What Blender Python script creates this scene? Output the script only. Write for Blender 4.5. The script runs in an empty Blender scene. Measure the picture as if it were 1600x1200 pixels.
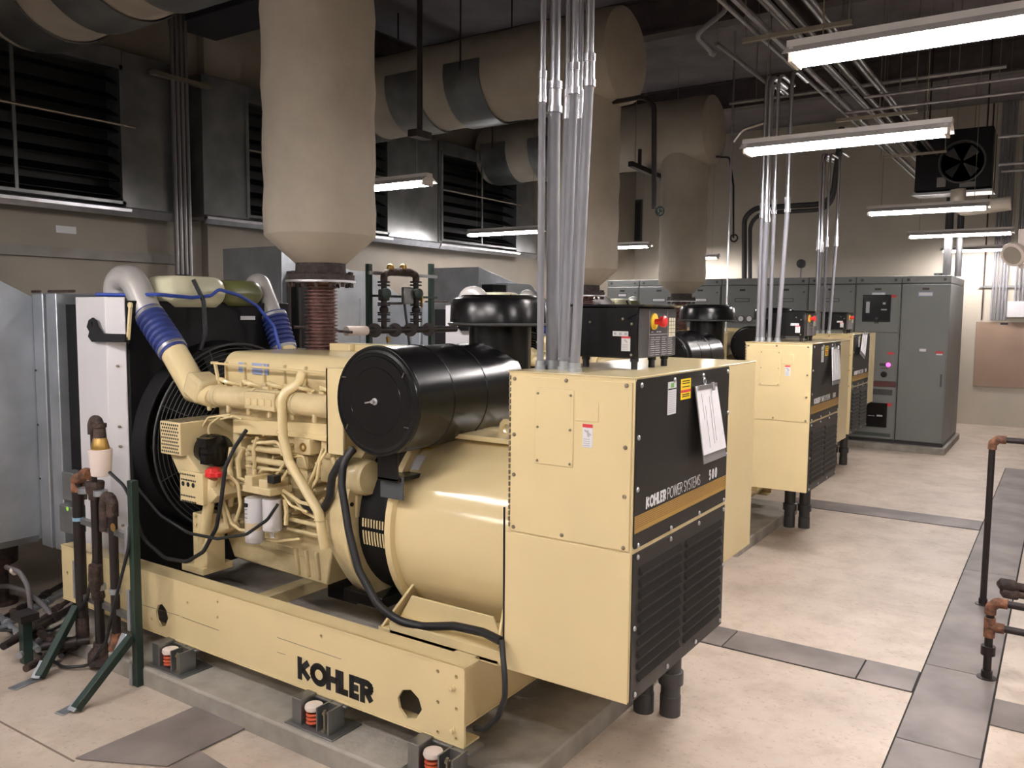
import bpy, bmesh, math, random
from mathutils import Vector, Matrix
from math import sin, cos, pi, radians, atan2, sqrt
random.seed(7)
S = bpy.context.scene
COL = S.collection

# ------------------------------------------------------------------ camera
H = 2.0
F_PX, YAW, PIT, ROL = 1291.86, .5895, .0871, .0092
FW = Vector((-sin(YAW)*cos(PIT), cos(YAW)*cos(PIT), -sin(PIT)))
_r0 = Vector((cos(YAW), sin(YAW), 0)); _u0 = _r0.cross(FW)
RT = cos(ROL)*_r0 + sin(ROL)*_u0; UP = -sin(ROL)*_r0 + cos(ROL)*_u0
CP = Vector((0, 0, H))
cd = bpy.data.cameras.new('camera'); cam = bpy.data.objects.new('camera', cd); COL.objects.link(cam)
cd.sensor_fit = 'HORIZONTAL'; cd.sensor_width = 36; cd.lens = 36*F_PX/1600; cd.clip_start = .05; cd.clip_end = 100
M = Matrix((RT, UP, -FW)).transposed().to_4x4(); M.translation = CP
cam.matrix_world = M
S.camera = cam

def at(px, py, x=None, y=None, z=None):
    """the point of the room seen at a pixel of the 1600x1200 photograph, on one axis plane"""
    q = FW + RT*((px-800)/F_PX) - UP*((py-600)/F_PX)
    t = (z-H)/q.z if z is not None else (x/q.x if x is not None else y/q.y)
    return CP + q*t

# ------------------------------------------------------------------ world, view, lamps' strength
w = bpy.data.worlds.new('world'); S.world = w; w.use_nodes = True
w.node_tree.nodes['Background'].inputs[0].default_value = (.9, .85, .9, 1)
w.node_tree.nodes['Background'].inputs[1].default_value = .0
S.view_settings.view_transform = 'Standard'; S.view_settings.look = 'None'
S.view_settings.gamma = 1; S.view_settings.exposure = 0.88
try: S.view_settings.use_curve_mapping = False
except Exception: pass
TUBE = 62.0          # emission of the fluorescent tubes
TUBE_COL = (1.0, .945, .93)

# ------------------------------------------------------------------ materials
def mat(name, col, rough=.5, metal=0., var=.0, scale=6., bump=0., bscale=30., col2=None, detail=4., thr=(.35, .65), spec=.5, coat=0.):
    m = bpy.data.materials.new(name); m.use_nodes = True
    N = m.node_tree.nodes; L = m.node_tree.links; b = N['Principled BSDF']
    b.inputs['Base Color'].default_value = (*col, 1); b.inputs['Roughness'].default_value = rough
    b.inputs['Metallic'].default_value = metal; b.inputs['Specular IOR Level'].default_value = spec
    b.inputs['Coat Weight'].default_value = coat
    tc = N.new('ShaderNodeTexCoord')
    if var or col2:
        n = N.new('ShaderNodeTexNoise'); n.inputs['Scale'].default_value = scale; n.inputs['Detail'].default_value = detail
        r = N.new('ShaderNodeValToRGB'); L.new(tc.outputs['Object'], n.inputs['Vector']); L.new(n.outputs['Fac'], r.inputs[0])
        c2 = col2 or tuple(c*(1-var) for c in col)
        r.color_ramp.elements[0].position = thr[0]; r.color_ramp.elements[1].position = thr[1]
        r.color_ramp.elements[0].color = (*c2, 1); r.color_ramp.elements[1].color = (*col, 1)
        L.new(r.outputs[0], b.inputs['Base Color'])
        rr = N.new('ShaderNodeMapRange'); L.new(n.outputs['Fac'], rr.inputs[0])
        rr.inputs[3].default_value = rough*(1.1 if rough > .3 else 1.0); rr.inputs[4].default_value = rough*(.92 if rough > .3 else 1.0)
        L.new(rr.outputs[0], b.inputs['Roughness'])
    if bump:
        n2 = N.new('ShaderNodeTexNoise'); n2.inputs['Scale'].default_value = bscale; n2.inputs['Detail'].default_value = 3
        L.new(tc.outputs['Object'], n2.inputs['Vector'])
        bp = N.new('ShaderNodeBump'); bp.inputs['Strength'].default_value = bump; bp.inputs['Distance'].default_value = .02
        L.new(n2.outputs['Fac'], bp.inputs['Height']); L.new(bp.outputs[0], b.inputs['Normal'])
    return m

def emit(name, col, st):
    m = bpy.data.materials.new(name); m.use_nodes = True
    b = m.node_tree.nodes['Principled BSDF']; b.inputs['Base Color'].default_value = (*col, 1)
    b.inputs['Emission Color'].default_value = (*col, 1); b.inputs['Emission Strength'].default_value = st
    return m

BEI = mat('cream_enamel', (.74, .61, .345), .15, var=.05, scale=3, spec=.5)
BEIC = mat('cream_cast_enamel', (.69, .57, .33), .14, var=.16, scale=9, bump=.12, bscale=60)
BLK = mat('black_enamel', (.006, .006, .007), .24, var=.2, scale=5, spec=.4)
BLKM = mat('black_matt', (.006, .006, .007), .6, var=.2, scale=8, spec=.25)
BLKP = mat('black_panel', (.018, .017, .016), .35, var=.12, scale=4, spec=.4)
RUB = mat('black_rubber', (.012, .013, .016), .5, var=.2, scale=10)
GALV = mat('galvanized_sheet', (.47, .50, .54), .42, .75, col2=(.36, .39, .42), scale=3.5, detail=6, bump=.04)
GALVD = mat('dull_sheet_metal', (.27, .275, .275), .33, .75, var=.3, scale=3, detail=5)
ALU = mat('brushed_aluminium', (.62, .62, .64), .35, .85, var=.15, scale=10)
WHP = mat('white_painted_steel', (.70, .69, .71), .45, .15, var=.05, scale=4)
SILV = mat('silver_paint', (.56, .54, .52), .33, .25, var=.08, scale=8)
BLUE = mat('blue_silicone_hose', (.035, .055, .22), .42, var=.15, scale=12)
BLUET = mat('blue_tube', (.03, .07, .38), .4)
RUST = mat('rusty_iron', (.075, .045, .035), .7, .2, col2=(.025, .017, .016), scale=22, detail=8, bump=.4, bscale=60)
RUSTO = mat('orange_rust', (.28, .12, .06), .8, .1, col2=(.09, .045, .03), scale=25, detail=8, bump=.4, bscale=60)
BPIPE = mat('black_iron_pipe', (.025, .018, .018), .5, .3, var=.3, scale=15)
GRN = mat('dark_green_strut', (.012, .032, .024), .45, var=.2, scale=10)
BEL = mat('braided_bellows', (.26, .15, .135), .33, .6, col2=(.13, .07, .065), scale=30, detail=5)
INS = mat('canvas_insulation', (.40, .35, .285), .8, var=.18, scale=2.2, bump=.7, bscale=5, detail=5)
CONC = mat('pad_concrete', (.36, .335, .295), .7, col2=(.24, .22, .19), scale=5, detail=8, bump=.15, bscale=40)
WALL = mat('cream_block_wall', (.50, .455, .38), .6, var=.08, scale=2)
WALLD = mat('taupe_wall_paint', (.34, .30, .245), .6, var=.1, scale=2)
CEIL = mat('dark_steel_deck', (.20, .18, .20), .75, var=.25, scale=2)
BEAM = mat('brown_primed_steel', (.10, .08, .08), .55, .2, var=.3, scale=5)
LOUV = mat('louver_blade_metal', (.010, .010, .013), .5, .4, var=.3, scale=5)
PVCG = mat('grey_conduit_coating', (.21, .21, .235), .6, var=.08, scale=12)
EMT = mat('bright_steel_conduit', (.68, .68, .72), .28, 1., var=.1, scale=14)
GEAR = mat('switchgear_grey', (.175, .185, .180), .45, var=.06, scale=2)
DGEAR = mat('dark_grey_trim', (.05, .05, .052), .5)
BRASS = mat('brass', (.55, .36, .12), .35, .9, var=.2, scale=20)
YEL = mat('yellow_plastic', (.75, .52, .03), .4)
RED = mat('red_plastic', (.65, .03, .03), .35)
SPRM = mat('orange_spring_paint', (.50, .09, .035), .45)
GOLD = mat('gold_stripe_ink', (.42, .25, .065), .45)
GOLDD = mat('dark_stripe_ink', (.12, .07, .02), .5)
WHT = mat('white_ink', (.85, .85, .85), .5)
PAP = mat('white_paper', (.80, .79, .81), .7, var=.04, scale=20)
INK = mat('black_ink', (.01, .01, .01), .5)
GRYI = mat('grey_print', (.45, .45, .48), .6)
LBL = mat('label_stock', (.72, .72, .74), .5)
LBLR = mat('red_label_print', (.60, .04, .05), .5)
LBLY = mat('yellow_label_print', (.85, .62, .02), .5)
LBLG = mat('green_label_print', (.20, .50, .12), .5)
LBLB = mat('blue_label_print', (.30, .38, .62), .5)
LIME = mat('lime_sticker', (.35, .85, .08), .5)
TANKM = mat('translucent_tank_plastic', (.72, .70, .50), .35, var=.08, scale=4)
TANKG = mat('olive_tank_plastic', (.16, .17, .06), .3, var=.3, scale=4)
BOLT = mat('dull_bolt_steel', (.30, .26, .20), .4, .8)
PLY = mat('tan_backboard', (.32, .225, .165), .7, var=.12, scale=2)
STEELP = mat('chequer_steel', (.30, .26, .25), .5, .15, col2=(.17, .15, .145), scale=2.4, detail=9)
LAMPH = mat('lamp_housing_white', (.62, .58, .55), .5)
TUBEM = emit('lit_fluorescent_tube', TUBE_COL, TUBE)
PINK = emit('lit_pink_indicator', (1, .05, .45), 3.)
WHP2 = mat('pale_plastic', (.74, .64, .58), .5, var=.05)
DIMC = mat('dull_steel_conduit', (.30, .29, .30), .42, .75, var=.3, scale=8)  # duller, greyer metal than the bright steel conduit
CLEAR = mat('smoked_window', (.012, .014, .016), .12)

def chequer(m, scale=55):
    N = m.node_tree.nodes; L = m.node_tree.links; b = N['Principled BSDF']
    tc = N.new('ShaderNodeTexCoord'); mp = N.new('ShaderNodeMapping'); mp.inputs['Rotation'].default_value[2] = radians(45)
    ch = N.new('ShaderNodeTexBrick'); ch.inputs['Scale'].default_value = scale; ch.inputs['Mortar Size'].default_value = .018
    ch.inputs['Color1'].default_value = (1, 1, 1, 1); ch.inputs['Color2'].default_value = (1, 1, 1, 1); ch.inputs['Mortar'].default_value = (0, 0, 0, 1)
    L.new(tc.outputs['Object'], mp.inputs[0]); L.new(mp.outputs[0], ch.inputs[0])
    bp = N.new('ShaderNodeBump'); bp.inputs['Strength'].default_value = .9; bp.inputs['Distance'].default_value = .006
    L.new(ch.outputs[0], bp.inputs['Height']); L.new(bp.outputs[0], b.inputs['Normal'])
chequer(STEELP)

def floor_mat():
    m = bpy.data.materials.new('sealed_concrete'); m.use_nodes = True
    N = m.node_tree.nodes; L = m.node_tree.links; b = N['Principled BSDF']
    tc = N.new('ShaderNodeTexCoord')
    def noise(sc, det, rgh=.55):
        n = N.new('ShaderNodeTexNoise'); n.inputs['Scale'].default_value = sc; n.inputs['Detail'].default_value = det
        n.inputs['Roughness'].default_value = rgh; L.new(tc.outputs['Object'], n.inputs['Vector']); return n
    def ramp(n, p0, c0, p1, c1):
        r = N.new('ShaderNodeValToRGB'); r.color_ramp.elements[0].position = p0; r.color_ramp.elements[1].position = p1
        r.color_ramp.elements[0].color = (*c0, 1); r.color_ramp.elements[1].color = (*c1, 1); L.new(n.outputs[0], r.inputs[0]); return r
    def mul(a, c, f=1):
        x = N.new('ShaderNodeMix'); x.data_type = 'RGBA'; x.blend_type = 'MULTIPLY'; x.inputs[0].default_value = f
        L.new(a.outputs[2] if a.bl_idname == 'ShaderNodeMix' else a.outputs[0], x.inputs[6]); L.new(c.outputs[0], x.inputs[7]); return x
    a = ramp(noise(.7, 7, .6), .3, (.45, .385, .32), .68, (.65, .555, .465))
    c = ramp(noise(4, 9, .7), .30, (.76, .73, .70), .55, (1, 1, 1))
    d = ramp(noise(38, 3), .30, (.62, .52, .46), .40, (1, 1, 1))
    e = mul(mul(a, c), d, .45)
    L.new(e.outputs[2], b.inputs['Base Color'])
    rr = N.new('ShaderNodeMapRange'); L.new(noise(3, 6).outputs[0], rr.inputs[0]); rr.inputs[3].default_value = .62; rr.inputs[4].default_value = .40
    L.new(rr.outputs[0], b.inputs['Roughness'])
    bp = N.new('ShaderNodeBump'); bp.inputs['Strength'].default_value = .08; bp.inputs['Distance'].default_value = .01
    L.new(noise(20, 5).outputs[0], bp.inputs['Height']); L.new(bp.outputs[0], b.inputs['Normal'])
    return m
FLOORM = floor_mat()

# ------------------------------------------------------------------ mesh builder
def V(*a): return Vector(a)
OG_ = {}
def fillet(pts, r, n=6):
    pts = [Vector(p) for p in pts]
    if r <= 0 or len(pts) < 3: return pts
    out = [pts[0]]
    for i in range(1, len(pts)-1):
        p = pts[i]; a = pts[i-1]-p; b = pts[i+1]-p
        la, lb = a.length, b.length
        if la < 1e-6 or lb < 1e-6: continue
        a /= la; b /= lb; ang = a.angle(b)
        if ang > pi-.05: out.append(p); continue
        d = min(r/math.tan(ang/2), la*.48, lb*.48); p0 = p+a*d; p1 = p+b*d
        for k in range(n+1):
            t = k/n; out.append(p0*(1-t)**2 + p*2*t*(1-t) + p1*t*t)
    out.append(pts[-1]); return out

class MB:
    def __init__(s): s.v = []; s.f = []
    def add(s, vs, fs):
        o = len(s.v); s.v += [Vector(p) for p in vs]; s.f += [tuple(i+o for i in f) for f in fs]; return s
    def box(s, x0, x1, y0, y1, z0, z1):
        return s.hexa([(x0,y0,z0),(x1,y0,z0),(x1,y1,z0),(x0,y1,z0)], [(x0,y0,z1),(x1,y0,z1),(x1,y1,z1),(x0,y1,z1)])
    def hexa(s, a, b):
        return s.add(list(a)+list(b), [(3,2,1,0),(4,5,6,7),(0,1,5,4),(1,2,6,5),(2,3,7,6),(3,0,4,7)])
    def bar(s, a, b, w, h, up=(0,0,1)):
        a = Vector(a); b = Vector(b); d = (b-a).normalized(); u = Vector(up)
        if abs(d.dot(u)) > .99: u = V(1,0,0)
        r = d.cross(u).normalized()*w/2; t = r.cross(d).normalized()*h/2
        return s.hexa([a-r-t, a+r-t, a+r+t, a-r+t], [b-r-t, b+r-t, b+r+t, b-r+t])
    def prism(s, poly, off):
        n = len(poly); off = Vector(off); P = [Vector(p) for p in poly]
        s.add(P+[p+off for p in P], [tuple(range(n))[::-1], tuple(range(n, 2*n))] + [(i, (i+1) % n, (i+1) % n+n, i+n) for i in range(n)]); return s
    def tube(s, pts, r, n=10, bend=0, closed=False, caps=True):
        P = fillet(pts, bend) if not closed else [Vector(p) for p in pts]
        R = r if isinstance(r, (list, tuple)) else [r]*len(P)
        m = len(P); T = []
        for i in range(m):
            a = P[(i-1) % m] if (closed or i > 0) else P[i]; b = P[(i+1) % m] if (closed or i < m-1) else P[i]
            T.append((b-a).normalized())
        u = V(0,0,1) if abs(T[0].z) < .9 else V(1,0,0)
        u = (u - T[0]*u.dot(T[0])).normalized(); o = len(s.v)
        for i in range(m):
            u = (u - T[i]*u.dot(T[i])).normalized(); w2 = T[i].cross(u)
            for k in range(n):
                a = 2*pi*k/n; s.v.append(P[i] + (u*cos(a)+w2*sin(a))*R[i])
        for i in range(m if closed else m-1):
            for k in range(n):
                a = o+i*n+k; b = o+i*n+(k+1) % n; j = (i+1) % m
                s.f.append((a, b, o+j*n+(k+1) % n, o+j*n+k))
        if caps and not closed:
            s.f.append(tuple(o+k for k in range(n))[::-1]); s.f.append(tuple(o+(m-1)*n+k for k in range(n)))
        return s
    def cyl(s, a, b, r, r2=None, n=20): return s.tube([a, b], [r, r if r2 is None else r2], n)
    def lathe(s, c, ax, prof, n=32):
        """prof: (distance along the axis, radius)"""
        c = Vector(c); ax = Vector(ax).normalized(); u = V(0,0,1) if abs(ax.z) < .9 else V(1,0,0)
        u = (u-ax*u.dot(ax)).normalized(); w2 = ax.cross(u); o = len(s.v); m = len(prof)
        for t, r in prof:
            for k in range(n):
                a = 2*pi*k/n; s.v.append(c+ax*t+(u*cos(a)+w2*sin(a))*max(r, 1e-4))
        for i in range(m-1):
            for k in range(n): s.f.append((o+i*n+k, o+i*n+(k+1) % n, o+(i+1)*n+(k+1) % n, o+(i+1)*n+k))
        s.f.append(tuple(o+k for k in range(n))[::-1]); s.f.append(tuple(o+(m-1)*n+k for k in range(n))); return s
    def sphere(s, c, r, n=12, sc=(1,1,1)):
        o = len(s.v); m = n//2+1
        for i in range(m+1):
            th = pi*i/m
            for k in range(n):
                a = 2*pi*k/n; s.v.append(V(c[0]+r*sc[0]*max(sin(th), 1e-3)*cos(a), c[1]+r*sc[1]*max(sin(th), 1e-3)*sin(a), c[2]+r*sc[2]*cos(th)))
        for i in range(m):
            for k in range(n): s.f.append((o+i*n+k, o+(i+1)*n+k, o+(i+1)*n+(k+1) % n, o+i*n+(k+1) % n))
        return s
    def ring(s, c, ax, R, r, n=36, m=8):
        c = Vector(c); ax = Vector(ax).normalized(); u = V(0,0,1) if abs(ax.z) < .9 else V(1,0,0)
        u = (u-ax*u.dot(ax)).normalized(); w2 = ax.cross(u)
        return s.tube([c+(u*cos(2*pi*k/n)+w2*sin(2*pi*k/n))*R for k in range(n)], r, m, closed=True)
    def plate(s, outer, holes, o, ux, uz, th):
        """flat plate with real holes; 2D points on axes ux, uz from o, thickness along ux x uz"""
        bm = bmesh.new(); ux = Vector(ux); uz = Vector(uz); nn = ux.cross(uz).normalized()*th; o = Vector(o); loops = []
        for lp in [outer]+holes:
            vs = [bm.verts.new(o+ux*a+uz*b) for a, b in lp]; loops.append(len(vs))
            for i in range(len(vs)): bm.edges.new((vs[i], vs[(i+1) % len(vs)]))
        bmesh.ops.triangle_fill(bm, use_beauty=True, use_dissolve=False, edges=bm.edges[:])
        r = bmesh.ops.extrude_face_region(bm, geom=bm.faces[:])
        for g in r['geom']:
            if isinstance(g, bmesh.types.BMVert): g.co += nn
        bmesh.ops.recalc_face_normals(bm, faces=bm.faces[:]); bm.verts.index_update()
        s.add([v.co.copy() for v in bm.verts], [tuple(v.index for v in f.verts) for f in bm.faces]); bm.free(); return s
    def build(s, name, m, parent=None, smooth=38, bevel=0, label=None, org=None, segs=2):
        if org is None:
            if parent is not None: org = OG_[parent.name]
            else:
                xs = [p.x for p in s.v]; ys = [p.y for p in s.v]; zs = [p.z for p in s.v]
                org = V((min(xs)+max(xs))/2, (min(ys)+max(ys))/2, min(zs))
        org = Vector(org)
        me = bpy.data.meshes.new(name); me.from_pydata([p-org for p in s.v], [], s.f); me.validate(); me.materials.append(m)
        bm = bmesh.new(); bm.from_mesh(me); bmesh.ops.recalc_face_normals(bm, faces=bm.faces[:]); bm.to_mesh(me); bm.free()
        for p in me.polygons: p.use_smooth = True
        me.set_sharp_from_angle(angle=radians(smooth))
        ob = bpy.data.objects.new(name, me); COL.objects.link(ob)
        if parent is not None: ob.parent = parent
        else: ob.location = org
        OG_[ob.name] = org
        if bevel:
            b = ob.modifiers.new('bevel', 'BEVEL'); b.width = bevel; b.segments = segs; b.limit_method = 'ANGLE'; b.angle_limit = radians(40)
            b.harden_normals = False
        if label: ob['label'] = label
        return ob

def tag(o, label, cat, group=None, kind=None):
    o['label'] = label; o['category'] = cat
    if group: o['group'] = group
    if kind: o['kind'] = kind
    return o
def thing(name, loc, label, cat, group=None):
    o = bpy.data.objects.new(name, None); COL.objects.link(o); o.location = loc; o.empty_display_size = .1
    OG_[o.name] = Vector(loc); return tag(o, label, cat, group)
def struct(o): o['kind'] = 'structure'; return o
def copy_tree(o, off=(0,0,0), parent=None, label=None, group=None):
    c = o.copy(); COL.objects.link(c); c.parent = parent
    if parent is None:
        c.location = Vector(o.location)+Vector(off); OG_[c.name] = OG_[o.name]+Vector(off)
        if label: c['label'] = label
        if group: c['group'] = group
    else: OG_[c.name] = OG_[parent.name]
    for ch in [k for k in bpy.data.objects if k.parent == o]:
        n = copy_tree(ch, parent=c)
    return c

# ------------------------------------------------------------------ lettering (stroke capitals)
def _arc(cx, cy, rx, ry, a0, a1, n=10): return [(cx+rx*cos(radians(a0+(a1-a0)*k/n)), cy+ry*sin(radians(a0+(a1-a0)*k/n))) for k in range(n+1)]
GL = {
 'K': (.72, [[(0,0),(0,1)], [(.66,1),(.08,.46)], [(.16,.52),(.70,0)]]),
 'O': (.92, [_arc(.46,.5,.46,.5,0,360,24)]),
 'H': (.68, [[(0,0),(0,1)], [(.68,0),(.68,1)], [(0,.5),(.68,.5)]]),
 'L': (.48, [[(0,1),(0,0),(.48,0)]]),
 'E': (.50, [[(.5,1),(0,1),(0,0),(.5,0)], [(0,.5),(.46,.5)]]),
 'R': (.60, [[(0,0),(0,1),(.3,1)]+_arc(.3,.75,.25,.25,90,-90,8)+[(0,.5)], [(.26,.5),(.60,0)]]),
 'P': (.56, [[(0,0),(0,1),(.3,1)]+_arc(.3,.75,.25,.25,90,-90,8)+[(0,.5)]]),
 'W': (1.0, [[(0,1),(.25,0),(.5,1),(.75,0),(1,1)]]),
 'S': (.52, [_arc(.26,.75,.24,.25,30,270,9)+_arc(.26,.25,.26,.25,90,-150,9)]),
 'Y': (.66, [[(0,1),(.33,.5),(.66,1)], [(.33,.5),(.33,0)]]),
 'T': (.60, [[(0,1),(.6,1)], [(.3,1),(.3,0)]]),
 'M': (.86, [[(0,0),(.1,1),(.43,.15),(.76,1),(.86,0)]]),
 '5': (.52, [[(.5,1),(.06,1),(.02,.58),(.22,.62)]+_arc(.24,.31,.26,.31,80,-150,9)]),
 '0': (.60, [_arc(.30,.5,.28,.5,0,360,20)]),
 '.': (.06, [[(0,0),(.0,.05)]]),
}
def letters(mb, text, o, ux, uz, h, st, gap=.18, space=.35, sx=1., th=.002, nrm=None):
    o = Vector(o); ux = Vector(ux).normalized(); uz = Vector(uz).normalized(); n = Vector(nrm) if nrm else ux.cross(uz)
    n = n.normalized(); x = 0
    for ch in text:
        if ch == ' ': x += space*h; continue
        w0, strokes = GL[ch]
        for sk in strokes:
            P = [o+ux*(x+a*h*sx)+uz*(b*(h-st)+st/2) for a, b in sk]
            for i in range(len(P)-1):
                a, b = P[i], P[i+1]; d = (b-a).normalized(); e = st*.5 if len(sk) < 6 else st*.12
                # horizontal/vertical strokes keep square ends
                r = d.cross(n).normalized()*st/2
                a2 = a-d*(e if abs(d.dot(ux)) > .9 or len(sk) > 5 else 0 if i == 0 else e*.6)
                b2 = b+d*(e*.6 if i < len(P)-2 else (0 if abs(d.dot(uz)) > .9 else 0))
                if abs(d.dot(uz)) > .95: a2 = a-d*st/2; b2 = b+d*st/2
                mb.hexa([a2-r, a2+r, b2+r, b2-r], [a2-r+n*th, a2+r+n*th, b2+r+n*th, b2-r+n*th])
        x += (w0*sx+gap)*h + st*.5
    return x

def disc8(cx, cz, r, n=10): return [(cx+r*cos(2*pi*k/n), cz+r*sin(2*pi*k/n)) for k in range(n)]

# ================================================================== the room
FLX0, FLX1, FLY0, FLY1 = -8.3, 4.0, -6.0, 17.4
CZ = 5.8
XL = -8.3
struct(MB().box(FLX0-.2, FLX1+.2, FLY0-.2, FLY1+.2, -.2, 0).build('floor', FLOORM))
struct(MB().box(FLX0-.2, FLX1+.2, FLY0-.2, FLY1+.2, CZ, CZ+.15).build('ceiling', CEIL))
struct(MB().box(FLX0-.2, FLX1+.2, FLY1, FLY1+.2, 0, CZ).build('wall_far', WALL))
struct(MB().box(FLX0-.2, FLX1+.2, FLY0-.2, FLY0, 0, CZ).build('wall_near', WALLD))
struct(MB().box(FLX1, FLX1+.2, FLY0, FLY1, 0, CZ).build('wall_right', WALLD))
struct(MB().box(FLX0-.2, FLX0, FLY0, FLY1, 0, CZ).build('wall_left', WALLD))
# beams under the ceiling
for i, yy in enumerate((1.2, 5.6, 9.6, 13.6)):
    b = MB(); b.box(XL, FLX1, yy-.11, yy+.11, CZ-.02, CZ); b.box(XL, FLX1, yy-.012, yy+.012, CZ-.42, CZ); b.box(XL, FLX1, yy-.11, yy+.11, CZ-.45, CZ-.42)
    struct(b.build('trim_%d' % (i+1), BEAM))
for i, xx in enumerate((-7.2, -2.6)):
    b = MB(); b.box(xx-.12, xx+.12, FLY0, FLY1, CZ-.72, CZ-.69); b.box(xx-.015, xx+.015, FLY0, FLY1, CZ-.72, CZ-.45); b.box(xx-.12, xx+.12, FLY0, FLY1, CZ-.46, CZ-.45)
    struct(b.build('trim_%d' % (i+5), BEAM))

# trench covers
def covers():
    tags = []
    long_ = [(-3.4, .4), (.4, 2.5), (2.5, 4.15), (4.15, 5.15), (5.15, 7.3), (7.3, 9.3), (9.3, 11.2), (11.2, 12.6)]
    x0, x1 = -.57, -.21
    for k, (a, b) in enumerate(long_):
        m = MB().box(x0+.004, x1-.004, a+.004, b-.004, .0008, .008); o = m.build('trench_cover', STEELP, bevel=.002)
        lab = {3: 'grey steel trench cover meeting the crosswise covers near the double pipe guard', 4: 'long grey trench cover beside the taller pipe guard post'}.get(k, 'grey steel cover plate, %s of the long trench on the right' % ('first', 'second', 'third', '', '', 'sixth', 'seventh', 'last')[k])
        tag(o, lab, 'floor cover', 'steel covers of the long trench')
    m = MB().box(-.205, .9, 4.55, 4.88, .0008, .008); tag(m.build('trench_cover', STEELP, bevel=.002), 'grey cover plate right of the long trench by the double pipe guard', 'floor cover', 'steel covers of the long trench')
    # cross trenches, along x
    def cross(p0, p1, names):
        ys = (p0, p1)
        return ys
    A = [(-.575, -.86), (-.86, -1.62), (-1.62, -2.2)]
    ya, yb = 4.72, 5.02
    for k, (a, b) in enumerate(A):
        m = MB().box(b+.004, a-.004, ya, yb, .0008, .007); o = m.build('trench_cover', STEELP, bevel=.002)
        tag(o, ('short grey cover plate where the nearer cross trench joins the long trench', 'long brownish cover plate in the middle of the nearer cross trench', 'scuffed cover plate behind the corner of the front louvred cabinet')[k], 'floor cover', 'steel covers of the nearer cross trench')
    m = MB().box(-2.35, -.575, 8.75, 9.15, .0008, .007); o = m.build('trench_cover', STEELP, bevel=.002)
    tag(o, 'long grey cover plate of the farther cross trench beside the second generator', 'floor cover')
    # near-left trench running to the first pad
    p = [at(118,1186,z=.005), at(312,1102,z=.005), at(384,1138,z=.005), at(262,1198,z=.005)]
    m = MB().prism(p, (0,0,.006)); o = m.build('trench_cover', STEELP)
    tag(o, 'ribbed grey cover plate on the floor in front of the first concrete pad', 'floor cover')
    p = [at(262,1203,z=.005), at(312,1174,z=.005), at(400,1230,z=.005), at(330,1260,z=.005)]
    m = MB().prism(p, (0,0,.006)); o = m.build('trench_cover', STEELP)
    tag(o, 'small ribbed cover plate at the bottom edge beside the first pad', 'floor cover')
covers()
td = mat('trench_gap', (.02,.018,.016), .9)
struct(MB().box(-.575, -.205, -3.4, 12.61, .0002, .0006).build('trim_23', td)); struct(MB().box(-2.25, -.575, 4.715, 5.025, .0002, .0006).build('trim_24', td)); struct(MB().box(-2.36, -.575, 8.745, 9.155, .0002, .0006).build('trim_25', td))
# floor joint
struct(MB().bar(at(-60,1095,z=.0008), at(116,1190,z=.0008), .010, .001).build('trim_20', mat('joint_filler', (.20,.15,.12), .8)))

# concrete pads
for k, (dx, dy) in enumerate(((0,0), (-.41,4.13), (-.85,7.83))):
    m = MB().box(-5.3+dx, -1.74+dx, 2.446+dy, 4.28+dy, -.01, .1); o = m.build('concrete_pad', CONC, bevel=.012)
    tag(o, ('low concrete pad under the front generator set', 'low concrete pad under the second generator set', 'low concrete pad under the farthest generator set')[k], 'concrete pad')
m = MB().box(-7.0, -1.36, 13.22, 15.2, -.01, .095); tag(m.build('concrete_pad', CONC, bevel=.012), 'wide low concrete pad under the grey switchgear row', 'concrete pad')

# ================================================================== generator set (front one, then copied)
G = thing('generator_set', (-3.4, 3.35, .215), 'cream diesel generator set in front, its black control face nearest', 'generator', 'generator sets in a row')
YC, ZC = 3.35, .95
SX0, SX1 = -5.05, -1.955
# ---- skid
def rail_plate(y, th, real):
    L_ = SX1-SX0
    out = [(0,0), (L_,0), (L_,.34), (0,.34)]
    holes = []
    if real:
        def oct_(cx, cz, w, h, tw=.35): return [(cx-w*tw+.004, cz-h), (cx+w*.55, cz-h*.75), (cx+w, cz-h*.05), (cx+w*.75, cz+h*.6), (cx+w*.1, cz+h), (cx-w*.6, cz+h*.8), (cx-w, cz+h*.15), (cx-w*.85, cz-h*.5)]
        c2 = at(640,1101,y=2.594); c1 = at(253,962,y=2.594)
        holes += [oct_(c2.x-SX0, c2.z-.215, .068, .068), oct_(c1.x-SX0, c1.z-.215, .056, .066)]
        for px, py in ((684,1049),(684,1097),(684,1144),(713,1058),(713,1108),(713,1155),(502,994),(293,942),(340,941),(340,965),(237,967)):
            q = at(px, py, y=2.594); holes.append(disc8(q.x-SX0, q.z-.215, .0085, 8))
        holes.append(disc8(.06, .17, .012))
    return MB().plate(out, holes, (SX0, y, .215), (1,0,0), (0,0,1), th)
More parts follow.
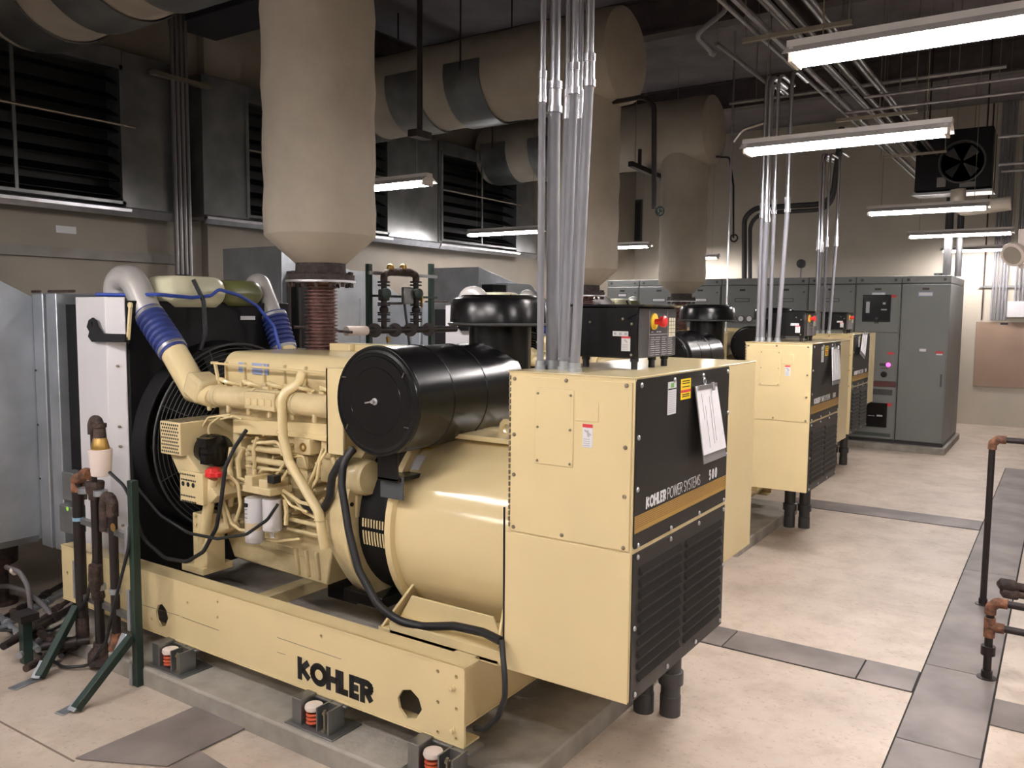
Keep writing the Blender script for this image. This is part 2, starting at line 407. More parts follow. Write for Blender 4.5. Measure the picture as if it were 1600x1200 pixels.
for sgn, y in ((1, 2.594), (-1, 4.106)):
    m = rail_plate(y + (.012 if sgn > 0 else 0), .012, sgn > 0)
    if sgn > 0:
        m.box(SX0, SX1, 2.59, 2.70, .547, .555); m.box(SX0, SX1, 2.59, 2.70, .215, .223)
    else:
        m.box(SX0, SX1, 3.955, 4.106, .547, .555); m.box(SX0, SX1, 3.955, 4.106, .215, .223)
    r = m.build('skid_rail', BEI, G, smooth=20)
    if sgn > 0:
        lm = MB(); p0 = at(469,1066,y=2.594); p1 = at(585,1106,y=2.594)
        letters(lm, 'KOHLER', (p0.x, 2.5935, .255), (1,0,0), (0,0,1), .110, .030, gap=.06, sx=.82, th=.0012, nrm=(0,-1,0))
        lm.build('brand_lettering', INK, r, label='black KOHLER lettering')
        bm_ = MB()
        for px, py in ((706,1076),(706,1142)):
            q = at(px, py, y=2.585); bm_.lathe((q.x, 2.594, q.z), (0,-1,0), [(0,.014),(.008,.014),(.009,.010),(.02,.010),(.022,.006)], 12)
        bm_.build('bolt', BEI, r)
        sc = MB()
        for a, b in (((433,996),(533,1030)), ((433,1019),(446,1023)), ((222,945),(280,962)), ((284,964),(342,985))):
            p = at(*a, y=2.5935); q = at(*b, y=2.5935); sc.bar(p, q, .0012, .0025)
        sc.build('scratch', BOLT, r)
m = MB()
m.box(SX1-.09, SX1-.075, 2.61, 4.09, .245, .515); m.box(SX1-.20, SX1-.075, 2.61, 4.09, .505, .515); m.box(SX1-.20, SX1-.075, 2.61, 4.09, .235, .245)
m.build('end_channel', BEI, G, bevel=.004)
for xx in (-2.9, -3.9, -4.95): MB().box(xx-.05, xx+.05, 2.61, 4.09, .225, .30).build('cross_member', BEI, G, bevel=.004)
m = MB()
m.box(-2.55, -1.70, 2.80, 3.95, .50, .56); m.box(-1.75, -1.40, 2.95, 3.9, .50, .62)
m.build('alternator_deck', BEI, G, bevel=.004)

# ---- alternator
r_ = .475
al = MB().lathe((-2.62, YC, ZC), (1,0,0), [(-.0,.44),(-.0,.505),(.035,.505),(.04,r_),(.80,r_),(.805,r_-.03),(.86,r_-.05)], 64).build('alternator', BEI, G, smooth=30)
m = MB().lathe((-2.86, YC, ZC), (1,0,0), [(0,.43),(.27,.43)], 48); m.build('vent_band', BLKM, al)
m = MB()
for k in range(12):
    x = -2.822+k*.0185
    for a0, a1 in ((-13, -3.5), (-1, 4.5)):
        P_ = [(x, YC-.437*cos(radians(a_)), ZC+.437*sin(radians(a_))) for a_ in (a0, (a0+a1)/2, a1)]
        m.bar(P_[0], P_[1], .004, .008, up=(1,0,0)); m.bar(P_[1], P_[2], .004, .008, up=(1,0,0))
m.build('vent_grille', BEI, al, label='cream comb grille on the black band')
for k in range(24):
    a = 2*pi*k/24; m = MB().cyl((-2.60, YC+.49*cos(a), ZC+.49*sin(a)), (-2.585, YC+.49*cos(a), ZC+.49*sin(a)), .009, n=8); m.build('flange_bolt', BEI, al)
# flywheel housing and flange
fh = MB()
fh.lathe((-3.08, YC, ZC), (1,0,0), [(0,.36),(.0,.44),(.10,.50),(.19,.51),(.20,.44)], 48)
fh.lathe((-2.885, YC, ZC), (1,0,0), [(0,.44),(0,.515),(.022,.515),(.022,.44)], 64)
fh_o = fh.build('flywheel_housing', BEIC, G, smooth=35)
m = MB()
for k in range(20):
    a = 2*pi*k/20+.1; m.cyl((-2.865, YC+.485*cos(a), ZC+.485*sin(a)), (-2.857, YC+.485*cos(a), ZC+.485*sin(a)), .011, n=8)
m.build('flange_holes', BLKM, fh_o)
# feet of the alternator
m = MB()
def tr(y): return [(-2.60,y,.50),(-1.95,y,.50),(-2.03,y,.66),(-2.50,y,.66)]
m.prism(tr(2.90), (0,.012,0)); m.prism(tr(3.75), (0,.012,0))
m.hexa([(-2.62,2.80,.495),(-1.93,2.80,.495),(-1.93,3.9,.495),(-2.62,3.9,.495)], [(-2.62,2.80,.52),(-1.93,2.80,.52),(-1.93,3.9,.52),(-2.62,3.9,.52)])
for xx, x2 in ((-2.60,-2.50), (-1.95,-2.03)):
    m.hexa([(xx-.008,2.80,.52),(xx+.008,2.80,.52),(xx+.008,3.9,.52),(xx-.008,3.9,.52)], [(x2-.008,3.02,.78),(x2+.008,3.02,.78),(x2+.008,3.7,.78),(x2-.008,3.7,.78)])
m.build('alternator_foot', BEI, al, bevel=.003)
# lifting eye
m = MB().plate([(-.055,0),(.055,0),(.038,.075),(.02,.095),(-.02,.095),(-.038,.075)], [disc8(0,.05,.022,14)], (-2.17, 3.22, 1.40), (1,0,0), (0,0,1), .02)
m.build('lifting_eye', BEI, al, bevel=.002)
m = MB().box(-2.5, -1.9, 3.1, 3.6, 1.395, 1.42); m.build('terminal_plate', BEI, al, bevel=.003)
def label_on_cyl(px, py, w, h, z_, mt, nm):
    # small sticker bent on the alternator body
    q = at(px, py, y=2.99); x0 = q.x-w/2; mb = MB(); A0 = math.asin((z_-ZC)/r_); n = 5; dA = h/r_
    vs = []
    for i in range(n+1):
        a = A0+dA*i/n; y = YC-(r_+.0015)*cos(a); z = ZC+(r_+.0015)*sin(a); vs += [(x0,y,z),(x0+w,y,z)]
    return mb.add(vs, [(2*i,2*i+1,2*i+3,2*i+2) for i in range(n)])
label_on_cyl(648, 760, .07, .085, 1.245, LBL, 'l').build('warning_label', LBL, al)
label_on_cyl(648, 760, .07, .012, 1.33, LBLY, 'l').build('warning_label', LBLY, al)

# ---- control cabinet
X0, X1, Y0, Y1, Y2, Z0, ZS, Z1 = -1.812, -1.27, 2.69, 3.682, 4.07, .562, 1.128, 1.77
cab = MB()
cab.box(X0, X1, Y0, Y1, Z0, Z1-.004); cab.box(X0, X1, Y1, Y2, .842, Z1-.004)
cab.box(X0-.006, X1+.002, Y0-.004, Y2+.004, Z1-.006, Z1)
cab_o = cab.build('control_cabinet', BEI, G, bevel=.004)
m = MB(); m.box(X0+.012, X1-.008, Y0-.006, Y0-.0005, ZS+.004, Z1-.018); m.build('side_door', BEI, cab_o, bevel=.003)
m = MB(); m.box(X0-.01, X1-.002, Y0-.005, Y0-.0005, Z0-.005, ZS-.003); m.build('side_panel', BEI, cab_o, bevel=.002)
m = MB(); m.box(-1.686, -1.515, Y0-.010, Y0-.005, 1.417, 1.71); m.build('inspection_plate', BEI, cab_o, bevel=.002)
m = MB(); m.box(-1.507, -1.41, Y0-.009, Y0-.005, 1.597, 1.677); m.build('inspection_plate', BEI, cab_o, bevel=.002)
m = MB()
for k in range(26): m.box(X0+.004, X0+.010, Y0-.008, Y0-.001, ZS+.02+k*.0235, ZS+.036+k*.0235)
m.build('piano_hinge', BOLT, cab_o)
def screws(mb, P, ax, r=.009):
    for p in P: mb.lathe(p, ax, [(0,r),(.003,r),(.006,r*.75),(.007,.001)], 10)
m = MB()
screws(m, [(X0+.03, Y0-.006, z) for z in (1.74, 1.52, 1.36, 1.15)] + [(X1-.03, Y0-.006, z) for z in (1.74, 1.515, 1.335, 1.145)] + [(-1.56, Y0-.006, 1.152), (-1.55, Y0-.006, 1.745)], (0,-1,0), .008)
screws(m, [(x, Y0-.010, z) for x in (-1.672, -1.528) for z in (1.43, 1.56, 1.69)], (0,-1,0), .005)
m.build('screws', BOLT, cab_o)
m = MB(); m.box(-1.476, -1.434, Y0-.008, Y0-.0055, 1.50, 1.588); lb = m.build('danger_label', LBL, cab_o)
m = MB(); m.box(-1.476, -1.434, Y0-.0088, Y0-.0075, 1.575, 1.588); m.build('label_header', LBLR, cab_o)
m = MB()
m.bar((-1.468,Y0-.0085,1.565), (-1.44,Y0-.0085,1.548), .001, .006); m.bar((-1.455,Y0-.0085,1.565), (-1.45,Y0-.0085,1.54), .001, .008)
for k in range(4): m.box(-1.472, -1.445, Y0-.0088, Y0-.0078, 1.53-k*.008, 1.533-k*.008)
m.build('label_print', GRYI, cab_o)
# black faces
XF = X1
m = MB().plate([(.018,.008),(Y1-Y0-.022,.008),(Y1-Y0-.012,.018),(Y1-Y0-.012,.62),(Y1-Y0-.022,.630),(.018,.630),(.008,.62),(.008,.018)], [], (XF, Y0, ZS+.004), (0,1,0), (0,0,1), .005)
pf = m.build('black_front_panel', BLKP, cab_o, smooth=20)
m = MB().box(XF+.0052, XF+.006, Y0+.009, Y1-.013, 1.198, 1.262); m.build('gold_stripe', GOLD, cab_o)
m = MB()
for k in range(6): m.box(XF+.0062, XF+.0066, Y0+.009, Y1-.013, 1.217+k*.0078, 1.2185+k*.0078)
m.build('stripe_lines', GOLDD, cab_o)
m = MB()
letters(m, 'KOHLER', (XF+.0052, 2.80, 1.272), (0,1,0), (0,0,1), .046, .0108, gap=.10, sx=.70, th=.0006, nrm=(1,0,0))
letters(m, '.', (XF+.0052, 2.965, 1.272), (0,1,0), (0,0,1), .03, .004, th=.0006, nrm=(1,0,0))
m.build('brand_lettering', WHT, cab_o, label='bold white KOHLER lettering'); m = MB()
letters(m, '500', (XF+.0052, 3.452, 1.272), (0,1,0), (0,0,1), .046, .0105, gap=.32, sx=.62, th=.0006, nrm=(1,0,0))
m.build('model_number_lettering', WHT, cab_o, label='bold white 500 lettering')
m = MB(); letters(m, 'POWER SYSTEMS', (XF+.0052, 2.995, 1.272), (0,1,0), (0,0,1), .046, .0032, gap=.06, sx=.80, space=.3, th=.0006, nrm=(1,0,0))
m.build('brand_lettering', WHT, cab_o, label='thin white POWER SYSTEMS lettering')
# louvred lower face
m = MB().box(XF, XF+.004, Y0+.008, Y1-.012, Z0-.004, ZS-.006); m.build('louvred_front_panel', BLKP, cab_o)
LV = ((Y0+.06, Y0+.46), (Y0+.505, Y1-.06))
for c0, c1 in LV:
    m = MB(); s_ = MB()
    for k in range(10):
        z = ZS-.065-k*.0455
        m.add([(XF+.004,c0,z),(XF+.017,c0+.006,z-.026),(XF+.017,c1-.006,z-.026),(XF+.004,c1,z),(XF+.004,c0,z-.030),(XF+.004,c1,z-.030),(XF+.014,c0+.006,z-.030),(XF+.014,c1-.006,z-.030)],
              [(0,1,2,3),(0,4,6,1),(3,2,7,5),(1,6,7,2)])
        s_.box(XF+.0041, XF+.0046, c0+.004, c1-.004, z-.043, z-.026)
    m.build('louver_bank', BLKP, cab_o, smooth=20); s_.build('louver_slots', INK, cab_o)
m = MB()
P = [(XF+.006, Y0+.04+t*(Y1-Y0-.08), z) for t in (0, .333, .667, 1) for z in (ZS+.022, ZS-.022)]
P += [(XF+.006, Y0+.04+t*(Y1-Y0-.08), Z1-.03) for t in (0, .333, .667, 1)] + [(XF+.006, Y0+.04+t*(Y1-Y0-.08), Z0+.02) for t in (0, .333, .667, 1)]
P += [(XF+.006, Y0+.025, z) for z in (1.55, 1.36, .84)] + [(XF+.006, Y1-.022, z) for z in (1.55, 1.36, .84)]
screws(m, P, (1,0,0), .010); m.build('screws', ALU, cab_o)
# stickers on the upper black face
m = MB().box(XF+.0052, XF+.006, 2.972, 3.055, 1.607, 1.735); m.build('instruction_label', LBL, cab_o)
m = MB().box(XF+.0062, XF+.0066, 2.974, 3.053, 1.704, 1.709); m.build('label_bar', INK, cab_o)
m = MB().box(XF+.0062, XF+.0066, 3.0, 3.03, 1.712, 1.73); m.build('label_emblem', LBLG, cab_o)
m = MB()
for k in range(11): m.box(XF+.0062, XF+.0065, 2.98, 3.045, 1.615+k*.0078, 1.617+k*.0078)
m.build('label_print', GRYI, cab_o)
m = MB().box(XF+.0052, XF+.006, 3.10, 3.205, 1.655, 1.738); m.build('warning_label', LBLY, cab_o)
m = MB().box(XF+.0062, XF+.0066, 3.10, 3.205, 1.683, 1.694); m.build('label_header', LBLR, cab_o)
m = MB()
for z in (1.727, 1.718, 1.704, 1.673, 1.665): m.box(XF+.0062, XF+.0066, 3.115, 3.19, z, z+.004)
m.build('label_print', INK, cab_o)
# legs of the cabinet: conduit feet
for g_, (dx, dy) in enumerate(((0,0), (-.41,4.13), (-.85,7.83))):
    for k, (xx, yy) in enumerate(((-1.671, 3.721), (-1.546, 3.763))):
        m = MB().lathe((xx+dx, yy+dy, 0), (0,0,1), [(0,.052),(.10,.052),(.105,.049),(.16,.049),(.162,.062),(.225,.062),(.228,.05),(.558,.05)], 20)
        tag(m.build('power_conduit', DGEAR, smooth=30), '%s thick dark conduit from the floor into the underside of the %s louvred cabinet' % (('left', 'right')[k], ('nearest', 'second', 'farthest')[g_]), 'conduit', 'floor conduits under the cabinets')

# ---- digital controller on top of the cabinet
cx0, cx1, cy0, cy1, cz0, cz1 = -1.74, -1.43, 3.05, 3.43, 1.815, 2.03
m = MB().box(cx0, cx1-.004, cy0, cy1, cz0, cz1-.006); ct = m.build('controller', BLK, G, bevel=.006)
m = MB().prism([(cx0-.01, cy0-.012, cz1-.006), (cx1+.012, cy0-.012, cz1-.006), (cx1+.03, cy0-.012, cz1+.004), (cx0-.01, cy0-.012, cz1+.004)], (0, cy1-cy0+.024, 0)); m.build('lid', BLK, ct, bevel=.002)
m = MB()
m.prism([(cx1-.10, cy0-.001, cz1-.008), (cx1+.0, cy0-.001, cz1-.008), (cx1-.004, cy0-.001, cz1-.03), (cx1-.05, cy0-.001, cz1-.055)], (0,-.004,0)); m.build('lid_bracket', BLK, ct)
for a, b in ((cx0+.05, cy0+.04), (cx1-.03, cy0+.03), (cx1-.03, cy1-.05), (cx1-.03, cy0+.2)):
    m = MB().lathe((a, b, Z1), (0,0,1), [(0,.014),(.03,.014),(.032,.018),(.046,.018)], 12); m.build('rubber_foot', RUB, ct)
m = MB().box(cx1-.003, cx1+.002, cy0+.005, cy1-.005, cz0+.003, cz1-.012); fp = m.build('face_plate', mat('charcoal_face', (.045,.045,.048), .45), ct)
def fy(t): return cy0+.01+t*(cy1-cy0-.02)
XQ = cx1+.0022
m = MB()
m.box(XQ, XQ+.001, fy(.24), fy(.245), cz0+.01, cz1-.02); m.box(XQ, XQ+.001, fy(.24), fy(.98), cz0+.095, cz0+.0975); m.box(XQ, XQ+.001, fy(.75), fy(.754), cz0+.01, cz1-.02)
random.seed(3)
for c in (.28, .42, .60, .78):
    for r in range(9): m.box(XQ, XQ+.0008, fy(c), fy(c+.10+.04*random.random()), cz0+.010+r*.009, cz0+.0125+r*.009)
for c in (.30, .45, .52): m.box(XQ, XQ+.0008, fy(c), fy(c+.05), cz0+.105, cz0+.109)
m.build('panel_print', GRYI, ct)
m = MB(); m.box(XQ, XQ+.003, fy(.79), fy(.97), cz0+.085, cz0+.165); m.build('keypad', mat('keypad_cream', (.62,.58,.44), .5), ct)
m = MB()
for k in range(1,5): m.box(XQ+.003, XQ+.0036, fy(.79), fy(.97), cz0+.085+k*.016, cz0+.087+k*.016)
for k in range(1,3): m.box(XQ+.003, XQ+.0036, fy(.79+k*.06), fy(.796+k*.06), cz0+.085, cz0+.165)
m.build('keypad_grid', INK, ct)
m = MB().lathe((XQ, fy(.36), cz0+.15), (1,0,0), [(0,.034),(.006,.034),(.008,.030)], 24); m.build('stop_button_collar', YEL, ct)
m = MB().lathe((XQ+.008, fy(.36), cz0+.15), (1,0,0), [(0,.012),(.02,.013),(.024,.021),(.042,.024),(.048,.018),(.049,.002)], 20); m.build('stop_button', RED, ct)
m = MB(); m.box(cx1-.115, cx1-.045, cy0-.0015, cy0-.0005, 1.905, 1.925); m.box(cx1-.075, cx1-.035, cy0-.0015, cy0-.0005, 1.845, 1.897); m.build('danger_label', LBL, ct)
m = MB(); m.box(cx1-.075, cx1-.035, cy0-.002, cy0-.0005, 1.897, 1.905); m.build('label_header', LBLR, ct)
m = MB()
for k in range(3): m.box(cx1-.11+k*.024, cx1-.098+k*.024, cy0-.002, cy0-.0012, 1.910, 1.920)
m.bar((cx1-.062,cy0-.002,1.892), (cx1-.048,cy0-.002,1.880), .001, .006)
for k in range(4): m.box(cx1-.07, cx1-.045, cy0-.002, cy0-.0012, 1.852+k*.006, 1.854+k*.006)
m.build('label_print', GRYI, ct)
m = MB(); screws(m, [(cx0+.09, cy0, 1.96), (cx1-.07, cy0, 1.975), (cx1-.03, cy0, 1.955), (cx1-.03, cy0, 1.83)], (0,-1,0), .006); m.build('screws', BOLT, ct)

# ---- air cleaner across the set
ax_ = V(-2.535, 2.70, 1.597)
ac = MB().lathe(ax_, (0,1,0), [(.0,.215),(.003,.218),(.008,.246),(.020,.250),(.03,.244),(.26,.244),(.262,.247),(.272,.247),(.274,.242),(.52,.242),(.522,.245),(.532,.245),(.534,.240),(.86,.240),(.88,.22)], 56).build('air_cleaner', BLK, G, smooth=28)
m = MB().lathe(ax_+V(0,-.004,0), (0,1,0), [(0,.05),(.0,.20),(.006,.205)], 48); m.build('end_cover', BLK, ac)
m = MB().ring(ax_+V(0,-.002,0), (0,1,0), .150, .005, 40, 6); m.ring(ax_+V(0,.010,0), (0,1,0), .236, .008, 48, 6); m.build('cover_rim', BLK, ac)
m = MB().lathe(ax_+V(0,-.004,0), (0,-1,0), [(0,.016),(.004,.016),(.005,.009),(.022,.008)], 14); m.bar(ax_+V(-.045,-.018,-.008), ax_+V(0,-.018,.002), .008, .006); m.build('wing_nut', ALU, ac)
m = MB()
for a in (35, 150, 215, 330): m.bar(ax_+V(.2*cos(radians(a)), -.008, .2*sin(radians(a))), ax_+V(.222*cos(radians(a+3)), -.008, .222*sin(radians(a+3))), .004, .003)
m.build('clip', BOLT, ac)
m = MB()
sx, sy = -2.50, 3.62
m.lathe((sx, sy, 1.45), (0,0,1), [(0,.165),(.50,.165),(.505,.17)], 36); m.build('intake_stack', BLK, ac, smooth=30)
m = MB().lathe((sx, sy, 1.925), (0,0,1), [(0,.17),(.0,.272),(.012,.275),(.02,.266),(.118,.262),(.140,.250),(.150,.225),(.152,.21),(.160,.205),(.163,.01)], 56); m.build('rain_cap', BLK, ac, smooth=35)
m = MB().ring((sx, sy, 1.936), (0,0,1), .272, .007, 48, 6); m.build('cap_band', DGEAR, ac)
# strap bracket below
m = MB(); m.box(-2.62, -2.50, 2.80, 2.815, 1.22, 1.37); m.box(-2.62, -2.50, 2.80, 3.3, 1.215, 1.235); m.build('strap_bracket', BLK, ac, bevel=.003)
m = MB(); m.box(-2.63, -2.49, 2.83, 2.84, 1.13, 1.24); m.build('bracket_clamp', mat('grey_clamp', (.09,.10,.11), .4, .4), ac, bevel=.003)

# ---- engine
eng = MB()
eng.box(-4.05, -3.05, 3.12, 3.70, .78, 1.38)
eng.box(-4.02, -3.02, 2.98, 3.72, 1.38, 1.56)
eng_o = eng.build('engine_block', BEIC, G, bevel=.012)
# valve cover
def vc(x): return [(x,3.04,1.56),(x,3.03,1.66)]+[(x,3.12-.09*cos(radians(a_)),1.668+.09*sin(radians(a_))) for a_ in (10,20,30,40,50,60,70,80,90)]+[(x,3.58,1.758),(x,3.64,1.72),(x,3.64,1.56)]
m = MB().prism(vc(-4.03), (1.08,0,0)); vco = m.build('valve_cover', BEI, G, bevel=.012, segs=3)
for k in range(7):
    x = -4.0+k*.165; m = MB(); m.box(x-.006, x+.006, 3.018, 3.035, 1.58, 1.70); m.lathe((x, 3.03, 1.585), (0,-1,0), [(0,.017),(.012,.017),(.014,.008)], 10); m.build('cover_clamp', BEIC, vco)
m = MB().box(-3.72, -3.55, 3.56, 3.72, 1.60, 1.80); m.box(-3.55, -2.95, 3.60, 3.72, 1.60, 1.80); m.build('exhaust_shield', BEI, G, bevel=.004)
for a, b in ((at(372,566,y=3.02), at(382,582,y=3.02)), (at(393,567,y=3.02), at(418,586,y=3.02))):
    m = MB().box(a.x, b.x, 3.022, 3.0275, b.z, a.z); m.build('spec_label', LBLB, vco)
m = MB().tube([at(330,567,y=2.95), at(352,569,y=2.97), at(520,584,y=2.97)], .007, 8)
m.bar(at(336,567,y=2.96), at(341,594,y=2.96), .014, .014); m.lathe(at(335,567,y=2.96), (0,0,1), [(0,.022),(.008,.022)], 10)
m.build('fuel_rail_pipe', BEI, G)
# intake manifold
a = at(322,619,y=2.90); 
mf = MB()
z_m = 1.515
mf.tube([(-4.03,2.93,z_m),(-2.99,2.93,z_m)], .060, 20)
for x in (-3.93, -3.62, -3.30, -3.02): mf.lathe((x,2.93,z_m), (1,0,0), [(-.014,.066),(.014,.066)], 20)
mf.box(-3.64, -3.40, 2.862, 2.95, z_m-.045, z_m+.05)
for k in range(6):
    x = -3.96+k*.17; mf.box(x-.05, x+.05, 2.93, 3.02, z_m-.02, z_m+.052); mf.cyl((x-.03,2.90,z_m-.085), (x-.03,2.90,z_m-.04), .014, n=8)
mfo = mf.build('intake_manifold', BEIC, G, bevel=.006)
m = MB()
random.seed(11)
for k in range(16):
    x = -3.98+k*.063; m.cyl((x, 2.97+.01*random.random(), 1.545), (x+.008*random.random(), 2.96, 1.585+.02*random.random()), .010+.006*random.random(), n=8)
for k in range(5):
    x = -3.95+k*.2; m.tube([(x,3.0,1.59),(x+.02,2.93,1.61),(x+.09,2.915,1.60),(x+.12,2.99,1.575)], .012, 8, .02)
for k in range(11):
    x = -3.9+k*.085; m.box(x-.018, x+.018, 2.94, 3.0, 1.555, 1.575+.015*random.random())
m.build('manifold_fittings', BEI, mfo)
m = MB()
for sx_ in range(4): m.box(-3.62+sx_*.055, -3.585+sx_*.055, 2.857, 2.863, z_m-.02, z_m+.015)
m.build('raised_casting_marks', BEI, mfo)
m = MB(); m.hexa([(-3.86,2.955,1.305),(-3.02,2.955,1.345),(-3.02,3.03,1.345),(-3.86,3.03,1.305)], [(-3.86,2.955,1.385),(-3.02,2.955,1.425),(-3.02,3.03,1.425),(-3.86,3.03,1.385)])
m.box(-3.4,-3.02,2.945,2.96,1.33,1.36); m.build('cable_trough', BEI, G, bevel=.005)
# plate that carries the air cleaner
m = MB(); m.box(-2.985, -2.87, 2.83, 2.845, 1.30, 1.72); m.box(-2.985, -2.97, 2.83, 3.05, 1.30, 1.72); m.build('bracket_plate', BEI, G, bevel=.003)
# oil pan
m = MB(); m.hexa([(-3.97,3.03,.555),(-3.20,3.03,.535),(-3.20,3.68,.535),(-3.97,3.68,.555)], [(-4.05,3.0,.80),(-3.12,3.0,.80),(-3.12,3.72,.80),(-4.05,3.72,.80)])
m.box(-4.07, -3.06, 2.985, 3.73, .795, .815)
for x in (-3.42, -3.34, -3.26): m.hexa([(x,3.012,.56),(x+.02,3.012,.56),(x+.02,3.05,.56),(x,3.05,.56)], [(x,2.985,.72),(x+.02,2.985,.72),(x+.02,3.05,.72),(x,3.05,.72)])
m.build('oil_pan', BEIC, G, bevel=.012)
# side of the block: cylinders liners, pipes, castings
m = MB()
for px, py, w_, h_, d_ in ((470,693,60,34,.05),(405,724,55,46,.06),(372,700,20,60,.05),(520,735,50,40,.05),(470,745,40,40,.06),(500,830,60,24,.05),(450,860,70,14,.03),(430,700,60,10,.04),(530,820,40,50,.05),(400,760,60,12,.08),(350,800,26,70,.03),(480,720,26,22,.08),(515,700,20,30,.07)):
    q = at(px, py, y=3.0); s_ = .0034; m.box(q.x-w_*s_/2, q.x+w_*s_/2, 3.04-d_, 3.13, q.z-h_*s_/2, q.z+h_*s_/2); m.build('block_casting', BEIC, eng_o, bevel=.008); m = MB()
m = MB()
for a, b, r in (((390,700),(446,706),.018), ((388,716),(450,726),.018), ((386,728),(446,737),.010), ((450,810),(500,822),.012), ((450,826),(505,838),.010), ((395,690),(440,694),.010)):
    p = at(*a, y=2.93); q = at(*b, y=2.93); m.tube([p, q], r, 10); m.tube([q, q+V(.02,.02,-.01), q+V(.02,.12,-.01)], r, 10, .02); m.tube([p, p+V(-.02,.1,0)], r, 8)
m.build('oil_pipes', BEIC, eng_o); m = MB()
random.seed(5)
for k in range(60):
    q = at(random.uniform(362,520), random.uniform(672,840), y=3.0); r = random.uniform(.008,.02)
    m.lathe((q.x, 3.13, q.z), (0,-1,0), [(0,r*1.3),(.10,r*1.25),(.105,r*1.2),(.107,r),(.13+.04*random.random(),r),(.175,r*.5)], 8)
m.build('block_fittings', BEIC, eng_o)
m = MB()
for pts, r in (([(402,692),(432,690),(440,700),(441,712)], .008), ([(392,760),(403,765),(404,745),(408,733),(440,735)], .008), ([(372,745),(385,752),(405,762),(420,770)], .009),
               ([(450,735),(440,750),(425,757),(412,758)], .008), ([(428,757),(445,768),(470,785),(500,792)], .010), ([(430,750),(440,770),(455,790),(480,800)], .007),
               ([(345,655),(365,650),(378,655)], .006), ([(310,700),(312,675),(325,652),(360,648)], .006), ([(328,690),(325,665),(345,650),(362,652)], .006),
               ([(345,760),(352,790),(362,818),(375,828),(392,830)], .009), ([(445,780),(448,800),(447,820)], .012), ([(505,700),(490,740),(480,760)], .008), ([(520,690),(500,720),(495,750),(486,765)], .008),
               ([(344,749),(360,745),(372,755),(376,790),(368,815)], .010), ([(380,700),(372,720),(374,745)], .014), ([(452,715),(475,712),(478,728)], .006)):
    m.tube([at(*p, y=2.89) for p in pts], r, 8, .05)
m.build('fuel_lines', BEI, eng_o)
for k, (pts, r) in enumerate((([(505,702),(497,730),(486,752),(480,770)], .009), ([(395,742),(398,725),(396,700),(402,684)], .011), ([(430,744),(446,722),(450,706)], .008), ([(455,772),(475,800),(500,812),(520,806)], .009),
               ([(520,715),(532,742),(528,775),(540,800)], .012), ([(352,770),(350,800),(356,826)], .012), ([(362,700),(358,730),(364,760),(360,790)], .016), ([(400,840),(430,846),(470,842)], .008))):
    MB().tube([at(*p, y=2.92-.01*(k % 3)) for p in pts], r, 10, .05).build('coolant_line', BEI, eng_o)
q = at(433,748,y=2.84); MB().box(q.x-.03, q.x+.02, 2.80, 2.85, q.z-.02, q.z+.02).build('connector', INK, eng_o, bevel=.003)
for px, py, w_, h_ in ((545,790,.10,.12), (530,815,.12,.05), (540,770,.06,.05), (528,840,.10,.03)):
    q = at(px, py, y=2.90); MB().box(q.x-w_/2, q.x+w_/2, 2.90, 3.05, q.z-h_/2, q.z+h_/2).build('solenoid_casting', BEIC, eng_o, bevel=.012)
# breather / drain pipe
m = MB(); P_ = [at(472,583,y=2.95), at(466,600,y=2.92), at(446,612,y=2.87), at(440,625,y=2.85), at(442,682,y=2.85), at(452,722,y=2.85), at(498,800,y=2.83), at(507,857,y=2.83)]
m.tube(P_, .025, 14, .05); m.lathe(P_[3]+V(0,0,-.17), (0,0,1), [(0,.028),(.006,.030),(.012,.028)], 14); q = at(500,812,y=2.83); m.ring(q, (0,0,1), .027, .004, 18, 6)
m.build('breather_pipe', BEI, G)
# sight plug block
m = MB(); q = at(475,697,y=2.93); m.box(q.x-.07, q.x+.05, 2.925, 3.03, q.z-.045, q.z+.04); m.build('governor_block', BEIC, eng_o, bevel=.006)
m = MB().ring((q.x, 2.922, q.z-.005), (0,1,0), .018, .006, 20, 6); m.build('brass_plug', BRASS, eng_o)
# fuel filters
fb = MB(); q = at(412,760,y=2.86)
fb.box(q.x-.10, q.x+.12, 2.80, 2.95, q.z-.03, q.z+.01); fb.box(q.x-.08, q.x-.02, 2.80, 2.93, q.z, q.z+.06); fb.box(q.x+.02, q.x+.09, 2.81, 2.95, q.z, q.z+.05)
fb.cyl((q.x-.12,2.83,q.z-.01), (q.x-.09,2.83,q.z-.01), .016, n=10); fb.cyl((q.x-.05,2.84,q.z), (q.x-.05,2.84,q.z+.09), .012, n=10)
fbo = fb.build('filter_head', BEIC, G, bevel=.005)
q1 = at(397,777,y=2.84); q2 = at(425,779,y=2.86)
m = MB().lathe((q1.x,2.84,q1.z), (0,0,-1), [(0,.046),(.004,.050),(.235,.050),(.245,.042),(.25,.02)], 24); f1 = m.build('fuel_filter', WHP, fbo)
m = MB().lathe((q1.x,2.84,q1.z-.13), (0,0,-1), [(0,.0505),(.04,.0505)], 24); m.build('filter_band', BEI, f1) if False else m.build('filter_band', mat('sand_band', (.62,.50,.32), .5), fbo)
m = MB().lathe((q2.x,2.86,q2.z), (0,0,-1), [(0,.046),(.004,.050),(.165,.050),(.175,.04),(.178,.014),(.21,.012)], 24); m.build('fuel_filter', WHP, fbo)
m = MB(); letters(m, 'ER', (q1.x-.012, 2.7885, q1.z-.045), (1,0,.02), (0,0,1), .022, .006, gap=.1, sx=.75, th=.001, nrm=(0,-1,0))
for k in range(3): m.box(q1.x-.012, q1.x+.006, 2.7885, 2.7895, q1.z-.06-k*.022, q1.z-.057-k*.022)
m.build('filter_print', INK, fbo)
